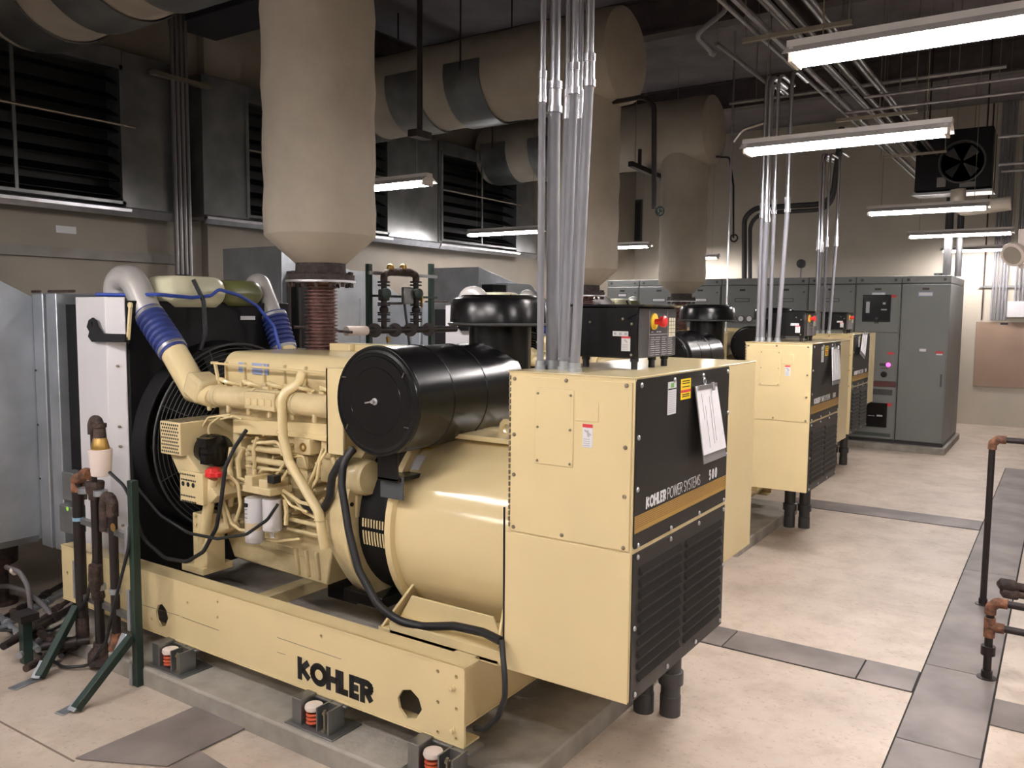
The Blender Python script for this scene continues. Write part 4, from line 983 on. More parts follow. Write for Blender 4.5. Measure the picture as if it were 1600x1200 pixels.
for k in range(8):
    a, b = cuts[k]+.004, cuts[k+1]-.004; c = (a+b)/2
    t = thing('switchgear_cabinet', (c, GY+.9, GZ0), gl[k], 'electrical cabinet', 'grey switchgear cabinets')
    MB().box(a, b, GY+.02, 15.09, GZ0+.05, GZ1).build('body', GEAR, t, bevel=.004)
    MB().box(a, b, GY+.05, 15.05, GZ0, GZ0+.05).build('plinth', DGEAR, t)
    MB().box(a, b, GY+.03, 15.09, GZ1+.008, GZT).build('wireway', GEAR, t, bevel=.006)
    m = MB()
    for x in (a+.08, b-.08): m.lathe((x, GY+.03, GZ1+.06), (0,-1,0), [(0,.022),(.01,.022),(.012,.012)], 10)
    m.build('knockouts', DGEAR, t)
    def door(z0, z1, nm='door'): return MB().box(a+.012, b-.012, GY, GY+.02, z0, z1).build(nm, GEAR, t, bevel=.004)
    sticker(None, c, GZ1-.075, .09, .03, INK, 'nameplate', t)
    if k == 7:
        door(GZ0+.06, GZ1-.012)
        sticker(None, c, GZ1-.15, .19, .06, LBLB, 'name_frame', t); sticker(None, c, GZ1-.15, .17, .042, LBL, 'name_card', t, d=.005)
        sticker(None, c, 1.50, .085, .04, LBL, 'small_tag', t)
        p = at(1471, 553, y=GY); sticker(None, b-.10, p.z+.02, .10, .03, LBLR, 'danger_label', t); sticker(None, b-.10, p.z-.01, .08, .02, LBL, 'danger_label', t)
        MB().bar((b-.06,GY-.02,.98), (b-.06,GY-.02,1.16), .02, .02).build('door_handle', DGEAR, t)
    elif k == 6:
        z1 = at(1372,520,y=GY).z
        door(z1+.012, GZ1-.012); 
        sticker(None, c+.01, GZ1-.15, .19, .06, LBLB, 'name_frame', t); sticker(None, c+.01, GZ1-.15, .17, .042, LBL, 'name_card', t, d=.005)
        p0, p1 = at(1349,461,y=GY), at(1391,503,y=GY)
        wd = MB().box(p0.x, p1.x, GY-.02, GY-.0005, p1.z, p0.z).build('relay_window', BLK, t, bevel=.004)
        MB().box(p0.x+.02, p1.x-.02, GY-.022, GY-.02, p1.z+.02, p0.z-.02).build('window_glass', CLEAR, wd)
        m = MB(); m.box(p0.x+.05, p0.x+.10, GY-.0235, GY-.022, p1.z+.13, p0.z-.10); m.box(p1.x-.13, p1.x-.05, GY-.0235, GY-.022, p1.z+.17, p1.z+.19); m.box(p1.x-.11, p1.x-.07, GY-.0235, GY-.022, p0.z-.14, p0.z-.11); m.build('relay_readout', GRYI, wd)
        MB().cyl((c, GY-.02, p1.z+.05), (c, GY-.035, p1.z+.05), .02, n=10).build('reset_button', DGEAR, wd)
        MB().bar((c-.03,GY-.01,p1.z-.015), (c+.03,GY-.01,p1.z-.015), .02, .02).build('window_latch', INK, wd)
        sticker(None, b-.11, p0.z-.02, .10, .035, LBLR, 'danger_label', t)
        z2 = at(1372,596,y=GY).z
        d2 = door(z2+.006, z1-.006)
        q = at(1372,543,y=GY)
        p = at(1388,570,y=GY); MB().lathe((p.x,GY,p.z), (0,-1,0), [(0,.03),(.01,.03),(.015,.02)], 16).build('indicator_lamp', PINK, t)
        m = MB(); m.box(p.x-.12, p.x-.035, GY-.004, GY, p.z-.02, p.z+.02); m.box(a+.1, a+.28, GY-.05, GY, p.z+.06, p.z+.15); m.box(p.x-.1, p.x+.0, GY-.004, GY, p.z-.06, p.z-.05); m.build('control_plates', DGEAR, t)
        p = at(1381,585,y=GY); MB().lathe((p.x,GY,p.z), (0,-1,0), [(0,.045),(.012,.045),(.013,.018),(.04,.018)], 16).build('selector_switch', INK, t)
        sticker(None, b-.10, at(1393,552,y=GY).z, .09, .035, LBLR, 'danger_label', t)
        z3 = at(1372,603,y=GY).z
        MB().box(a+.012, b-.012, GY-.003, GY+.02, z3-.006, z2).build('red_strip', mat('maroon_strip', (.10,.03,.03), .5), t)
        door(GZ0+.06, z3-.01)
        p0, p1 = at(1340,606,y=GY), at(1394,618,y=GY); MB().box(a+.06, p1.x, GY-.004, GY-.0005, p1.z, p0.z).build('vent_panel', DGEAR, t)
        p0, p1 = at(1352,628,y=GY), at(1385,668,y=GY); wd = MB().box(p0.x, p1.x, GY-.02, GY-.0005, p1.z, p0.z).build('relay_window', BLK, t, bevel=.004)
        m = MB(); m.box(p1.x-.14, p1.x-.06, GY-.0215, GY-.02, p1.z+.16, p1.z+.185); m.box(p0.x+.05, p0.x+.14, GY-.0215, GY-.02, p1.z+.16, p1.z+.168); m.build('relay_readout', GRYI, wd)
        sticker(None, b-.10, p0.z-.02, .09, .05, LBLR, 'danger_label', t)
        p0, p1 = at(1335,673,y=GY), at(1391,683,y=GY); MB().box(a+.04, p1.x, GY-.004, GY-.0005, p1.z, p0.z).build('vent_panel', mat('dark_green_vent', (.06,.075,.065), .5), t)
    else:
        door(GZ1-.60, GZ1-.012); door(GZ0+.06, GZ1-.62)
        nm = k in (0,)
        sticker(None, c, GZ1-.235 if k else GZ1-.15, .24 if k else .17, .06, INK, 'name_frame', t); sticker(None, c, GZ1-.235 if k else GZ1-.15, .22 if k else .15, .042, (GEAR if k in (3,4,5) else LBL), 'name_card', t, d=.005)
        MB().cyl((b-.06,GY,GZ1-.11), (b-.06,GY-.02,GZ1-.11), .012, n=10).build('door_knob', DGEAR, t)
        if k == 3:
            for px in (1146, 1158, 1171):
                p = at(px, 498, y=GY); MB().lathe((p.x,GY,p.z), (0,-1,0), [(0,.055),(.012,.055),(.016,.045)], 20).build('dial', DGEAR, t); MB().lathe((p.x,GY-.0165,p.z), (0,-1,0), [(0,.043),(.001,.043)], 20).build('dial_face', LBL, t)
m = MB(); m.lathe((-1.62, 13.7, 2.575), (0,0,1), [(0,.06),(.05,.06)], 14); m.tube([(-1.50,13.6,2.575),(-1.50,13.6,4.4)], .055, 12); tag(m.build('riser_conduit', DGEAR), 'thick dark conduit rising from the right end of the switchgear', 'conduit', 'dark conduits over the switchgear end')
m = MB(); m.tube([(-1.32-.05,13.75,2.575),(-1.37,13.75,4.4)], .045, 12); tag(m.build('riser_conduit', DGEAR), 'dark conduit right beside the thick one over the switchgear end', 'conduit', 'dark conduits over the switchgear end')
m = MB().tube([at(1163,440,y=14.2), at(1163,340,y=14.2), at(1180,325,y=14.2), at(1300,318,y=14.2), at(1300,318,y=14.2)+V(.1,0,1.2)], .045, 12, .3); tag(m.build('bent_conduit', DGEAR), 'outer dark conduit bending right above the switchgear', 'conduit', 'bent conduits above the switchgear')
m = MB().tube([at(1172,442,y=14.2), at(1172,350,y=14.2), at(1188,333,y=14.2), at(1300,327,y=14.2), at(1300,327,y=14.2)+V(.1,0,1.2)], .035, 12, .3); tag(m.build('bent_conduit', DGEAR), 'inner dark conduit bending right above the switchgear', 'conduit', 'bent conduits above the switchgear')

# ------------------------------------------------------------------ far wall, right side
WY = FLY1
p0, p1 = at(1526,503,y=WY), at(1600,604,y=WY)
m = MB().box(p0.x, p0.x+1.5, WY-.03, WY-.001, p1.z-.03, p0.z); bb = tag(m.build('backboard', PLY, bevel=.004), 'tan wall board mounted low on the bright far wall', 'wall board')
m = MB().box(p0.x+.38, p0.x+.50, WY-.033, WY-.0305, p0.z-.045, p0.z-.01); m.build('nameplate', INK, bb)
p0, p1 = at(1575,471,y=WY), at(1605,496,y=WY)
m = MB().box(p0.x, p0.x+.42, WY-.12, WY-.001, p1.z, p0.z); tag(m.build('junction_box', WHP, bevel=.006), 'pale junction box above the tan wall board', 'electrical box')
for k, px in enumerate((1549, 1554, 1560, 1565, 1570)):
    p = at(px, 500, y=WY); m = MB().cyl((p.x, WY-.06, p.z), (p.x, WY-.06, CZ-.01), .018, n=8)
    tag(m.build('wall_conduit', PVCG), 'grey wall conduit above the board, %s of the five' % ('leftmost', 'second', 'middle', 'fourth', 'rightmost')[k], 'conduit', 'five wall conduits above the board')
for k, px in enumerate((1586, 1592, 1598)):
    p = at(px, 471, y=WY); m = MB().cyl((p.x, WY-.06, p.z), (p.x, WY-.06, CZ-.01), .018, n=8)
    tag(m.build('wall_conduit', PVCG), '%s grey conduit dropping into the pale junction box' % ('first', 'middle', 'last')[k], 'conduit', 'conduits into the junction box')
p = at(1534, 500, y=WY); m = MB().cyl((p.x, WY-.03, p.z), (p.x, WY-.03, CZ-.01), .012, n=8); tag(m.build('sprinkler_pipe', RUST), 'thin rusty red pipe on the far wall left of the conduits', 'pipe')
p = at(1530, 448, y=WY); m = MB().box(p.x, p.x+1.6, WY-.04, WY-.001, p.z-.02, p.z+.02); tag(m.build('wall_strut', GALVD), 'horizontal metal strut carrying the far wall conduits', 'strut')
# lamp head near the right edge
q = at(1586, 396, y=9.0)
t = thing('emergency_lamp', q, 'round cream lamp head at the right edge under the farthest strip lights', 'lamp')
MB().lathe(q+V(-.02,-.06,-.02), (.55,.9,.45), [(0,.085),(.004,.11),(.02,.115),(.06,.10),(.10,.05)], 28).build('lamp_shade', WHP2, t)
MB().lathe(q+V(-.0215,-.064,-.022), (.55,.9,.45), [(0,.084),(.003,.086)], 24).build('lens', mat('lamp_lens', (.35,.31,.26), .15), t)
MB().tube([q+V(.04,.02,-.09), q+V(.06,.03,-.13)], .02, 10).build('swivel', WHP2, t)
MB().box(q.x+.02, q.x+.4, q.y-.05, q.y+.1, q.z-.02, q.z+.22).build('battery_case', WHP2, t, bevel=.01)
MB().cyl((q.x+.2, q.y+.05, q.z+.2), (q.x+.2, q.y+.05, CZ-.01), .014, n=8).build('stem', EMT, t)

# ------------------------------------------------------------------ unit heater and overhead piping
p0, p1 = at(1433,208,y=12), at(1548,292,y=12)
FANM = mat('grey_fan_blade', (.03,.03,.032), .6)
t = thing('unit_heater', ((p0.x+p1.x)/2, 12.3, p1.z), 'dark unit heater with round fan hung under the ceiling at right', 'heater')
hb = MB().box(p0.x, p1.x, 12, 12.6, p1.z, p0.z).build('casing', BLKM, t, bevel=.01)
cxh = p0.x+(p1.x-p0.x)*.62; czh = p1.z+.33
MB().lathe((cxh, 12, czh), (0,-1,0), [(0,.26),(.05,.27),(.052,.25),(.0,.24)], 32).build('fan_ring', DGEAR, t)
for k in range(4):
    a = k*pi/2+.5; c = V(cxh, 11.97, czh)
    MB().hexa([c+V(.03*cos(a),0,.03*sin(a)), c+V(.03*cos(a+.5),-.02,.03*sin(a+.5)), c+V(.22*cos(a+.6),-.04,.22*sin(a+.6)), c+V(.22*cos(a),0,.22*sin(a))],
              [c+V(.03*cos(a),.004,.03*sin(a)), c+V(.03*cos(a+.5),-.016,.03*sin(a+.5)), c+V(.22*cos(a+.6),-.036,.22*sin(a+.6)), c+V(.22*cos(a),.004,.22*sin(a))]).build('fan_blade', FANM, t)
MB().box(p0.x+.26, p0.x+.36, 11.99, 12.0, p1.z+.04, p1.z+.16).build('data_plate', mat('dim_plate', (.22,.20,.18), .6), t)
MB().box(p0.x+.52, p0.x+.70, 11.99, 12.0, p1.z+.02, p1.z+.08).build('data_plate', mat('dim_plate', (.22,.20,.18), .6), t)
for x in (p0.x+.1, p1.x-.1): MB().cyl((x, 12.3, p0.z), (x, 12.3, CZ-.01), .01, n=6).build('hanger_rod', BPIPE, t)
MB().hexa([(p0.x-.02,11.9,p1.z-.06),(p1.x+.02,11.9,p1.z-.06),(p1.x+.02,12.6,p1.z-.02),(p0.x-.02,12.6,p1.z-.02)], [(p0.x-.02,11.9,p1.z-.03),(p1.x+.02,11.9,p1.z-.03),(p1.x+.02,12.6,p1.z),(p0.x-.02,12.6,p1.z)]).build('drip_tray', GALVD, t)
m = MB().tube([at(1497,296,y=11.2), at(1497,316,y=11.2), at(1506,327,y=11.2), at(1560,320,y=11.2), at(1580,317,y=11.2)], .083, 18, .06); tag(m.build('wrapped_pipe', INS), 'tan wrapped pipe elbow under the dark unit heater', 'pipe'); hang(bpy.data.objects['wrapped_pipe'], at(1550,320,y=11.2))
# conduit rack above the aisle
for k in range(7):
    x = -2.02+.085*k; m = MB().cyl((x, 2.0 if k != 1 else 4.5, 4.06+(.06 if k % 3 == 2 else 0)), (x, 15.5, 4.06+(.06 if k % 3 == 2 else 0)), (.016,.022,.014,.018,.014,.02,.014)[k], n=8)
    tag(m.build('rack_conduit', DIMC), 'overhead steel conduit along the aisle ceiling, number %s counted from the exhaust side' % ('one','two','three','four','five','six','seven')[k], 'conduit', 'parallel conduits of the overhead rack')
for k, y in enumerate((3.2, 6.2, 9.2, 11.6, 15.0)):
    m = MB(); m.box(-2.12, -1.35, y-.02, y+.02, 4.0, 4.03)
    for x in (-2.10, -1.37): m.cyl((x, y, 4.0), (x, y, CZ-.01), .006, n=6)
    tag(m.build('trapeze_hanger', BOLT), 'strut trapeze under the overhead conduits, %s from the near end' % ('first','second','third','fourth','fifth')[k], 'hanger', 'trapeze hangers of the overhead rack')
for k, (a, b, y, r) in enumerate((((1350,151),(1640,117),8.2,.013), ((1320,177),(1640,138),8.2,.013), ((1140,160),(1480,118),9.3,.02), ((1560,215),(1640,206),9.0,.014), ((1560,258),(1640,250),9.0,.014), ((1565,268),(1640,262),9.4,.014))):
    p, q = at(*a, y=y), at(*b, y=y); q.z = p.z = (p.z+q.z)/2; m = MB().cyl(p, V(q.x+.5, p.y, p.z), r, n=8)
    o = m.build('cross_conduit', DIMC); hang(o, (p.x+.3, p.y, p.z)); hang(o, (q.x+.1, p.y, p.z))
    tag(o, ('upper of two thin pipes crossing above the second strip light', 'lower of two thin pipes crossing above the second strip light', 'thicker pipe crossing the ceiling behind the thin pair', 'top short pipe right of the unit heater', 'middle short pipe right of the unit heater', 'lowest short pipe right of the unit heater')[k], 'conduit', 'crossing conduits under the ceiling')
def up(px, py, y): return at(px, py, y=y)
m = MB().tube([up(1118,-10,6.6), up(1134,8,6.6), up(1132,18,6.6), up(1086,55,6.4), up(1112,82,6.9)], .020, 10, .06); m.lathe(up(1110,80,6.9), (.5,.6,-.4), [(0,.03),(.05,.03)], 10)
tag(m.build('looping_conduit', PVCG), 'pale conduit looping under the ceiling above the farthest riser', 'conduit'); hang(bpy.data.objects['looping_conduit'], at(1134,10,y=6.6))
m = MB().tube([up(1120,68,7.5), up(1198,130,9.0)], .02, 8); tag(m.build('diagonal_conduit', DIMC), 'pale conduit slanting to the second conduit bundle', 'conduit'); hang(bpy.data.objects['diagonal_conduit'], at(1120,68,y=7.5))
m = MB().tube([up(1146,222,9.0), up(1160,203,9.0), up(1200,190,9.0)], .016, 8, .1); tag(m.build('bent_conduit', EMT), 'small curved conduit left of the second strip light', 'conduit'); hang(bpy.data.objects['bent_conduit.002'], at(1200,190,y=9.0))
# dark duct crossing high up
m = MB().box(-8.2, -2.3, 5.55, 6.15, 5.02, 5.32); tag(m.build('ceiling_duct', mat('dark_duct', (.045,.045,.055), .5, .3, var=.2, scale=3), bevel=.01), 'dark rectangular duct crossing above the silencers', 'duct')

# ------------------------------------------------------------------ left wall: louvers, housings, conduits
XW = XL
def louver(y0, y1, z0, z1, yh1, lab, n=8, yh0=None):
    t = thing('wall_louver', (XW, (y0+y1)/2, z0), lab, 'louver', 'dark louvers in sheet metal housings')
    D = .30; yh0 = y0-.1 if yh0 is None else yh0
    XF_ = XW+D
    m = MB()
    m.box(XW+.001, XF_, y1, yh1, z0-.05, z1+.15); m.box(XW+.001, XF_, yh0-.06, y0, z0-.05, z1+.15); m.box(XW+.001, XF_, y0, y1, z1, z1+.15)
    m.build('housing', GALVD, t, bevel=.004)
    m = MB(); m.box(XW+.001, XF_+.06, yh0-.06, y1+.03, z0-.075, z0-.045); m.hexa([(XF_,yh0-.06,z0-.12),(XF_+.02,yh0-.06,z0-.12),(XF_+.02,yh1,z0-.12),(XF_,yh1,z0-.12)], [(XF_,yh0-.06,z0-.02),(XF_+.06,yh0-.06,z0-.045),(XF_+.06,yh1,z0-.045),(XF_,yh1,z0-.02)])
    m.build('sill', ALU, t)
    m = MB(); m.box(XF_-.02, XF_+.02, y0-.04, y0, z0, z1); m.box(XF_-.02, XF_+.02, y1-.04, y1, z0, z1); m.box(XF_-.02, XF_+.02, y0, y1, z1-.04, z1); m.box(XF_-.02, XF_+.02, y0, y1, z0, z0+.03); m.box(XF_-.01, XF_+.01, (y0+y1)/2-.015, (y0+y1)/2+.015, z0, z1)
    m.build('frame', GALVD, t)
    MB().box(XW+.001, XW+.01, y0, y1, z0, z1).build('bird_screen', INK, t)
    for k in range(n):
        z = z0+.05+(z1-z0-.1)*(k+.5)/n
        MB().hexa([(XW+.06,y0,z+.05),(XF_-.05,y0,z-.05),(XF_-.05,y1,z-.05),(XW+.06,y1,z+.05)], [(XW+.06,y0,z+.056),(XF_-.05,y0,z-.044),(XF_-.05,y1,z-.044),(XW+.06,y1,z+.056)]).build('blade', LOUV, t)
    MB().cyl((XF_+.01, y0, (z0+z1)/2+.1), (XF_+.01, y1+.12, (z0+z1)/2+.1), .012, n=8).build('linkage_rod', BOLT, t)
XF0 = XW+.30
a = at(193,205,x=XF0); lo1 = at(198,320,x=XF0).z; hi1 = at(190,103,x=XF0).z; e1 = at(280,300,x=XF0)
louver(a.y-2.1, a.y, lo1, hi1, e1.y, 'dark louver at the left edge high on the wall')
b0 = at(388,250,x=XF0); b1 = at(607,300,x=XF0); louver(b0.y, b1.y, lo1+.02, hi1, at(684,300,x=XF0).y, 'dark louver behind the nearest exhaust riser', yh0=b0.y-.55)
c0 = at(688,300,x=XF0); louver(c0.y+.05, c0.y+2.1, lo1+.02, hi1, c0.y+2.7, 'dark louver seen left of the nearest conduit bundle', yh0=c0.y+.02)
# pilasters and ledge
py0, py1 = at(322,250,x=XW+.12).y, at(378,250,x=XW+.12).y
struct(MB().box(XW, XW+.12, py0, py1, 0, CZ).build('trim_21', WALLD))
zb = at(100,395,x=XW).z
struct(MB().box(XW, XW+.05, -3, at(292,400,x=XW).y, zb-.05, zb+.05).build('trim_22', mat('grey_ledge', (.30,.28,.25), .6, var=.2, scale=5)))
q = at(103,359,x=XW); m = MB().box(XW+.001, XW+.006, q.y-.10, q.y+.10, q.z-.035, q.z+.035); tag(m.build('wall_notice', LBL), 'small white notice on the wall under the leftmost louver', 'sign')
for k, px in enumerate((274, 281, 288, 295)):
    q = at(px, 300, x=XW+.38); m = MB().cyl((XW+.38, q.y, 1.2), (XW+.38, q.y, CZ-.02), .022, n=8)
    tag(m.build('wall_conduit', mat('dim_conduit', (.20,.19,.19), .4, .6)), 'dull vertical conduit right of the leftmost louver, %s of four' % ('leftmost','second','third','rightmost')[k], 'conduit', 'four conduits on the left wall')
q = at(286,125,x=XW+.42); m = MB().box(XW+.36, XW+.44, q.y-.35, q.y+.35, q.z-.02, q.z+.02); tag(m.build('conduit_strut', BOLT), 'short dark strut holding the left wall conduits', 'strut')

# radiator discharge plenums
pl_l = ['large galvanized radiator duct at the left edge', 'galvanized radiator duct behind the rusty bellows, of the second set', 'galvanized radiator duct of the farthest set']
for k in range(3):
    dx, dy, _ = OFF[k]
    xr = -5.47+dx; xw_ = XW+.002; L_ = xr-xw_
    t = thing('radiator_duct', (xr, 3.4+dy, .5), pl_l[k], 'air duct', 'galvanized radiator ducts')
    ya, yb = 2.72+dy, 4.05+dy
    MB().prism([(xw_,yb,.50),(xw_,yb,2.05),(xw_,ya-.03,2.05),(xw_,ya-.03,.50)], (L_,0,0)).build('plenum_chamber', GALV, t, bevel=.004)
    MB().prism([(xr-1.05,ya,.50),(xr-1.05,ya,2.05),(xr-1.05,ya-.65,2.39),(xr-1.05,ya-1.62,2.59),(xr-1.05,ya-1.62,.50)], (.85,0,0)).build('side_chamber', GALV, t, bevel=.004)
    MB().prism([(xr-.2,ya,.50),(xr-.2,ya,2.05),(xr-.2,ya-.65,2.39),(xr-.2,ya-1.22,2.39),(xr-.2,ya-1.22,.50)], (.2,0,0)).build('front_panel', GALV, t, bevel=.004)
    MB().box(xr-.199, xr-.03, ya-1.55, ya-1.221, .52, 2.36).build('flexible_boot', BLKM, t)
    for yy_ in (ya-.40, ya-.80): MB().box(xr, xr+.012, yy_-.012, yy_+.012, .52, 2.12).build('panel_seam', GALV, t)
    MB().box(xr-.01, xr+.003, ya-1.2, ya-.05, .49, .53).build('bottom_flange', GALVD, t)
    for x0, x1, o in ((xr+.004, xr+.13, .035), (xr+.16, xr+.28, .03)):
        m = MB(); m.box(x0, x1, ya-o, yb+o, .46, 2.09); m.build('flange_frame', GALV, t, bevel=.006)
    MB().box(xr+.13, xr+.16, ya-.01, yb+.01, .49, 2.06).build('joint', GALVD, t)
    MB().box(xr+.28, xr+.44, ya+.03, yb-.03, .52, 2.02).build('flexible_connector', BLKM, t)
    m = MB()
    m.tube([(xr+.02,ya-.04,2.10),(xr+.12,ya-.04,2.10)], .008, 6); m.tube([(xr+.2,ya-.03,2.10),(xr+.5,ya-.03,2.10)], .008, 6)
    for z in (1.6, 1.25, .9): m.lathe((xr+.02, ya-.037, z), (0,-1,0), [(0,.008),(.004,.006)], 8)
    m.build('screws', RUST, t)
# ------------------------------------------------------------------ dark cabinet/duct behind the first riser
# ------------------------------------------------------------------ fuel gas train on a strut frame behind the first set
X_ = -4.95
def g(px, py, dx=0): p = at(px, py, x=X_+dx); return p
t = thing('valve_train', (X_, g(640,540).y, 0), 'dark flanged valve assembly on a green strut frame behind the first engine', 'valve assembly')
for px in (587, 684):
    p = g(px, 412); MB().box(X_-.10, X_-.06, p.y-.022, p.y+.022, 0, p.z).build('frame_post', GRN, t)
for py in (426, 462):
    a, b = g(587,py), g(684,py); MB().bar((X_-.055,a.y-.03,a.z), (X_-.055,b.y+.05,a.z), .02, .03 if py == 426 else .02).build('frame_rail', GRN if py != 426 else GALVD, t)
a = g(597,516); b = g(655,516); z = a.z
MB().cyl((X_, g(545,518).y, z), (X_, g(712,518).y, z), .030, n=12).build('header_pipe', BPIPE, t)
MB().cyl((X_, g(541,518).y, z), (X_, g(572,518).y, z), .040, n=12).build('pipe_insulation', WHP2, t)
for px in (600, 650):
    p = g(px, 500); top = g(px, 432).z
    r = MB().cyl((X_, p.y, z), (X_, p.y, top), .026, n=12).build('riser', BPIPE, t)
    for py in (442, 447, 475, 478, 490, 493, 500, 503):
        q = g(px, py).z; MB().lathe((X_, p.y, q), (0,0,1), [(0,.055),(.014,.055)], 14).build('flange', BPIPE, r)
    m = MB().box(X_-.035, X_+.035, p.y-.04, p.y+.04, g(px,470).z, g(px,452).z); m.build('valve_body', RUST, r, bevel=.01)
    q = V(X_+.05, p.y-.055, g(px,459).z); MB().lathe(q, (1,-.3,0), [(0,.045),(.05,.045),(.055,.03)], 16).build('actuator', GRN, r)
    MB().sphere((X_, p.y, g(px,484).z), .042, 12).build('union', BPIPE, r)
for px in (583, 615, 639, 667):
    p = g(px, 518); MB().lathe((X_+.02, p.y, z), (1,-.6,0), [(-.03,.062),(.0,.062),(.004,.03)], 20).build('end_flange', BPIPE, t)
m = MB().tube([(X_, g(600,440).y, g(600,440).z), (X_, g(600,440).y, g(600,428).z), (X_, g(612,425).y, g(612,424).z), (X_, g(638,425).y, g(638,424).z), (X_, g(650,430).y, g(650,430).z), (X_, g(650,440).y, g(650,440).z)], .032, 12, .05); m.build('crossover_pipe', RUST, t)
m = MB(); 
for px in (610, 630): m.sphere((X_, g(px,418).y, g(px,418).z), .035, 10)
m.bar((X_,g(606,420).y,g(606,421).z), (X_,g(634,420).y,g(634,421).z), .03, .02); m.build('regulator', BRASS, t)
m = MB().tube([g(608,474), g(628,474), g(637,470), g(636,466)], .012, 8, .03); m.tube([g(632,474), g(640,541)], .012, 8); m.build('sensing_line', DGEAR, t)
m = MB().bar(g(659,460,.05), g(659,480,.05), .012, .02); m.bar(g(606,526,.05), g(607,535,.05), .02, .03); m.build('lever', BRASS, t)
m = MB(); p = g(632,461); m.box(X_+.02, X_+.06, p.y-.07, p.y+.06, p.z-.08, p.z+.07); m.build('switch_box', GALVD, t, bevel=.01)

# ------------------------------------------------------------------ strut stand and fuel piping, left foreground
YP = 2.44
def f_(px, py, dy=0): return at(px, py, y=YP+dy)
t = thing('strut_stand', (-4.3, YP, 0), 'dark green strut stand with two slanting braces at the left', 'pipe stand')
b1 = at(217,1071,z=0); top = at(214,752,y=b1.y)
def ch(mb, a, b, w=.041):
    mb.bar(a, b, w, w); return mb
ch(MB(), (b1.x,b1.y,0), (b1.x,b1.y,top.z)).build('post', GRN, t, bevel=.003)
b2 = V(-4.60, b1.y+.04, 0)
ch(MB(), (b2.x,b2.y,0), (b2.x,b2.y,1.02)).build('post', GRN, t, bevel=.003)
fa = at(118,1108,z=.02); fb_ = at(62,1058,z=.02)
ch(MB(), fa, (b1.x-.01,b1.y-.03,.27)).build('brace', GRN, t, bevel=.003)
ch(MB(), fb_, (b2.x-.01,b2.y-.03,.30)).build('brace', GRN, t, bevel=.003)
for a, b in (((b1.x,b1.y,.80), (b2.x,b2.y,.80)), ((b1.x,b1.y,.36), (b2.x,b2.y,.36))):
    MB().bar(a, b, .03, .03).build('cross_rail', GALVD, t)
m = MB()
m.bar(at(92,1116,z=.004), at(125,1098,z=.006), .06, .006); m.bar(at(18,1077,z=.004), at(66,1056,z=.006), .06, .006); d_ = (V(b1.x-.01,b1.y-.03,.27)-fa).normalized(); m.bar(fa-d_*.0+V(-.004,-.024,0), fa+d_*.11+V(-.004,-.024,0), .05, .006); d_ = (V(b2.x-.01,b2.y-.03,.30)-fb_).normalized(); m.bar(fb_+V(-.004,-.024,0), fb_+d_*.10+V(-.004,-.024,0), .05, .006)
m.box(b1.x-.045, b1.x-.021, b1.y-.028, b1.y+.02, .30, .52); m.bar((b1.x-.045,b1.y-.045,.29), (b1.x-.04,b1.y-.12,.16), .04, .006); m.box(b1.x-.05, b1.x-.021, b1.y-.026, b1.y+.02, .70, .86)
m.box(b1.x-.05, b1.x-.022, b1.y-.025, b1.y+.02, .0, .12); m.box(b2.x-.05, b2.x-.022, b2.y-.026, b2.y+.02, .34, .56)
for k in range(0, len(m.v), 8): MB().add(m.v[k:k+8], m.f[:6]).build('fitting_plate', GALV, t, bevel=.002)
# pipes held by the stand
def pipe_thing(name, pts, r, mt, lab, cat='pipe', grp=None, bend=.04, base=None):
    t = thing(name, base or min(pts, key=lambda p: p.z), lab, cat, grp); MB().tube(pts, r, 14, bend).build('pipe_run', mt, t); return t
# big black pipe at left
A = f_(129,985,.02); B_ = f_(134,752,.02)
p = pipe_thing('fuel_pipe', [V(A.x,A.y,.17), V(A.x,A.y,B_.z), V(A.x+.07,A.y,B_.z+.04)], .030, BPIPE, 'leftmost thick black pipe on the strut stand with rusty elbow', grp='pipes on the strut stand')
MB().tube([V(A.x,A.y,B_.z-.07), V(A.x,A.y,B_.z), V(A.x+.10,A.y,B_.z+.045), V(A.x+.14,A.y,B_.z+.045)], [.034]*2+[.036]*0+[.034]*2, 14).build('elbow', RUSTO, p)
MB().tube([V(A.x,A.y,.24), V(A.x,A.y,.12), V(A.x-.06,A.y-.02,.06), V(A.x-.5,A.y-.10,.05)], .036, 14, .05).build('lower_elbow', RUST, p)
q = f_(131,818); MB().lathe(V(A.x,A.y,q.z), (0,0,1), [(0,.031),(.02,.031)], 14).build('tape_band', mat('pale_blue_tape', (.25,.45,.60), .5), p)
A2 = f_(158,1035,.0); z1 = f_(157,765).z
p = pipe_thing('fuel_pipe', [V(A2.x,A2.y,.07), V(A2.x,A2.y,z1)], .026, BPIPE, 'middle black pipe on the strut stand under the pale filter bowl', grp='pipes on the strut stand')
MB().lathe(V(A2.x,A2.y,z1-.06), (0,0,1), [(0,.034),(.03,.036),(.04,.045),(.09,.05),(.10,.045)], 16).build('reducer', RUST, p)
MB().lathe(V(A2.x,A2.y,.03), (0,0,1), [(0,.07),(.06,.065),(.09,.04),(.12,.035)], 16).build('floor_tee', RUST, p)
MB().tube([V(A2.x,A2.y,.40), V(A2.x+.02,A2.y-.03,.52), V(A2.x+.03,A2.y-.03,.60)], .034, 12, .02).build('angle_valve', RUST, p)
C1 = f_(158,740,-.01); 
t = thing('filter_bowl', (C1.x,C1.y,f_(158,742).z), 'pale bucket-shaped filter bowl hung on the strut stand pipes', 'filter')
MB().lathe(V(C1.x,C1.y,f_(158,742).z), (0,0,1), [(0,.044),(.004,.050),(.135,.060),(.145,.060)], 24).build('bowl', WHP2, t)
zt = f_(158,700).z
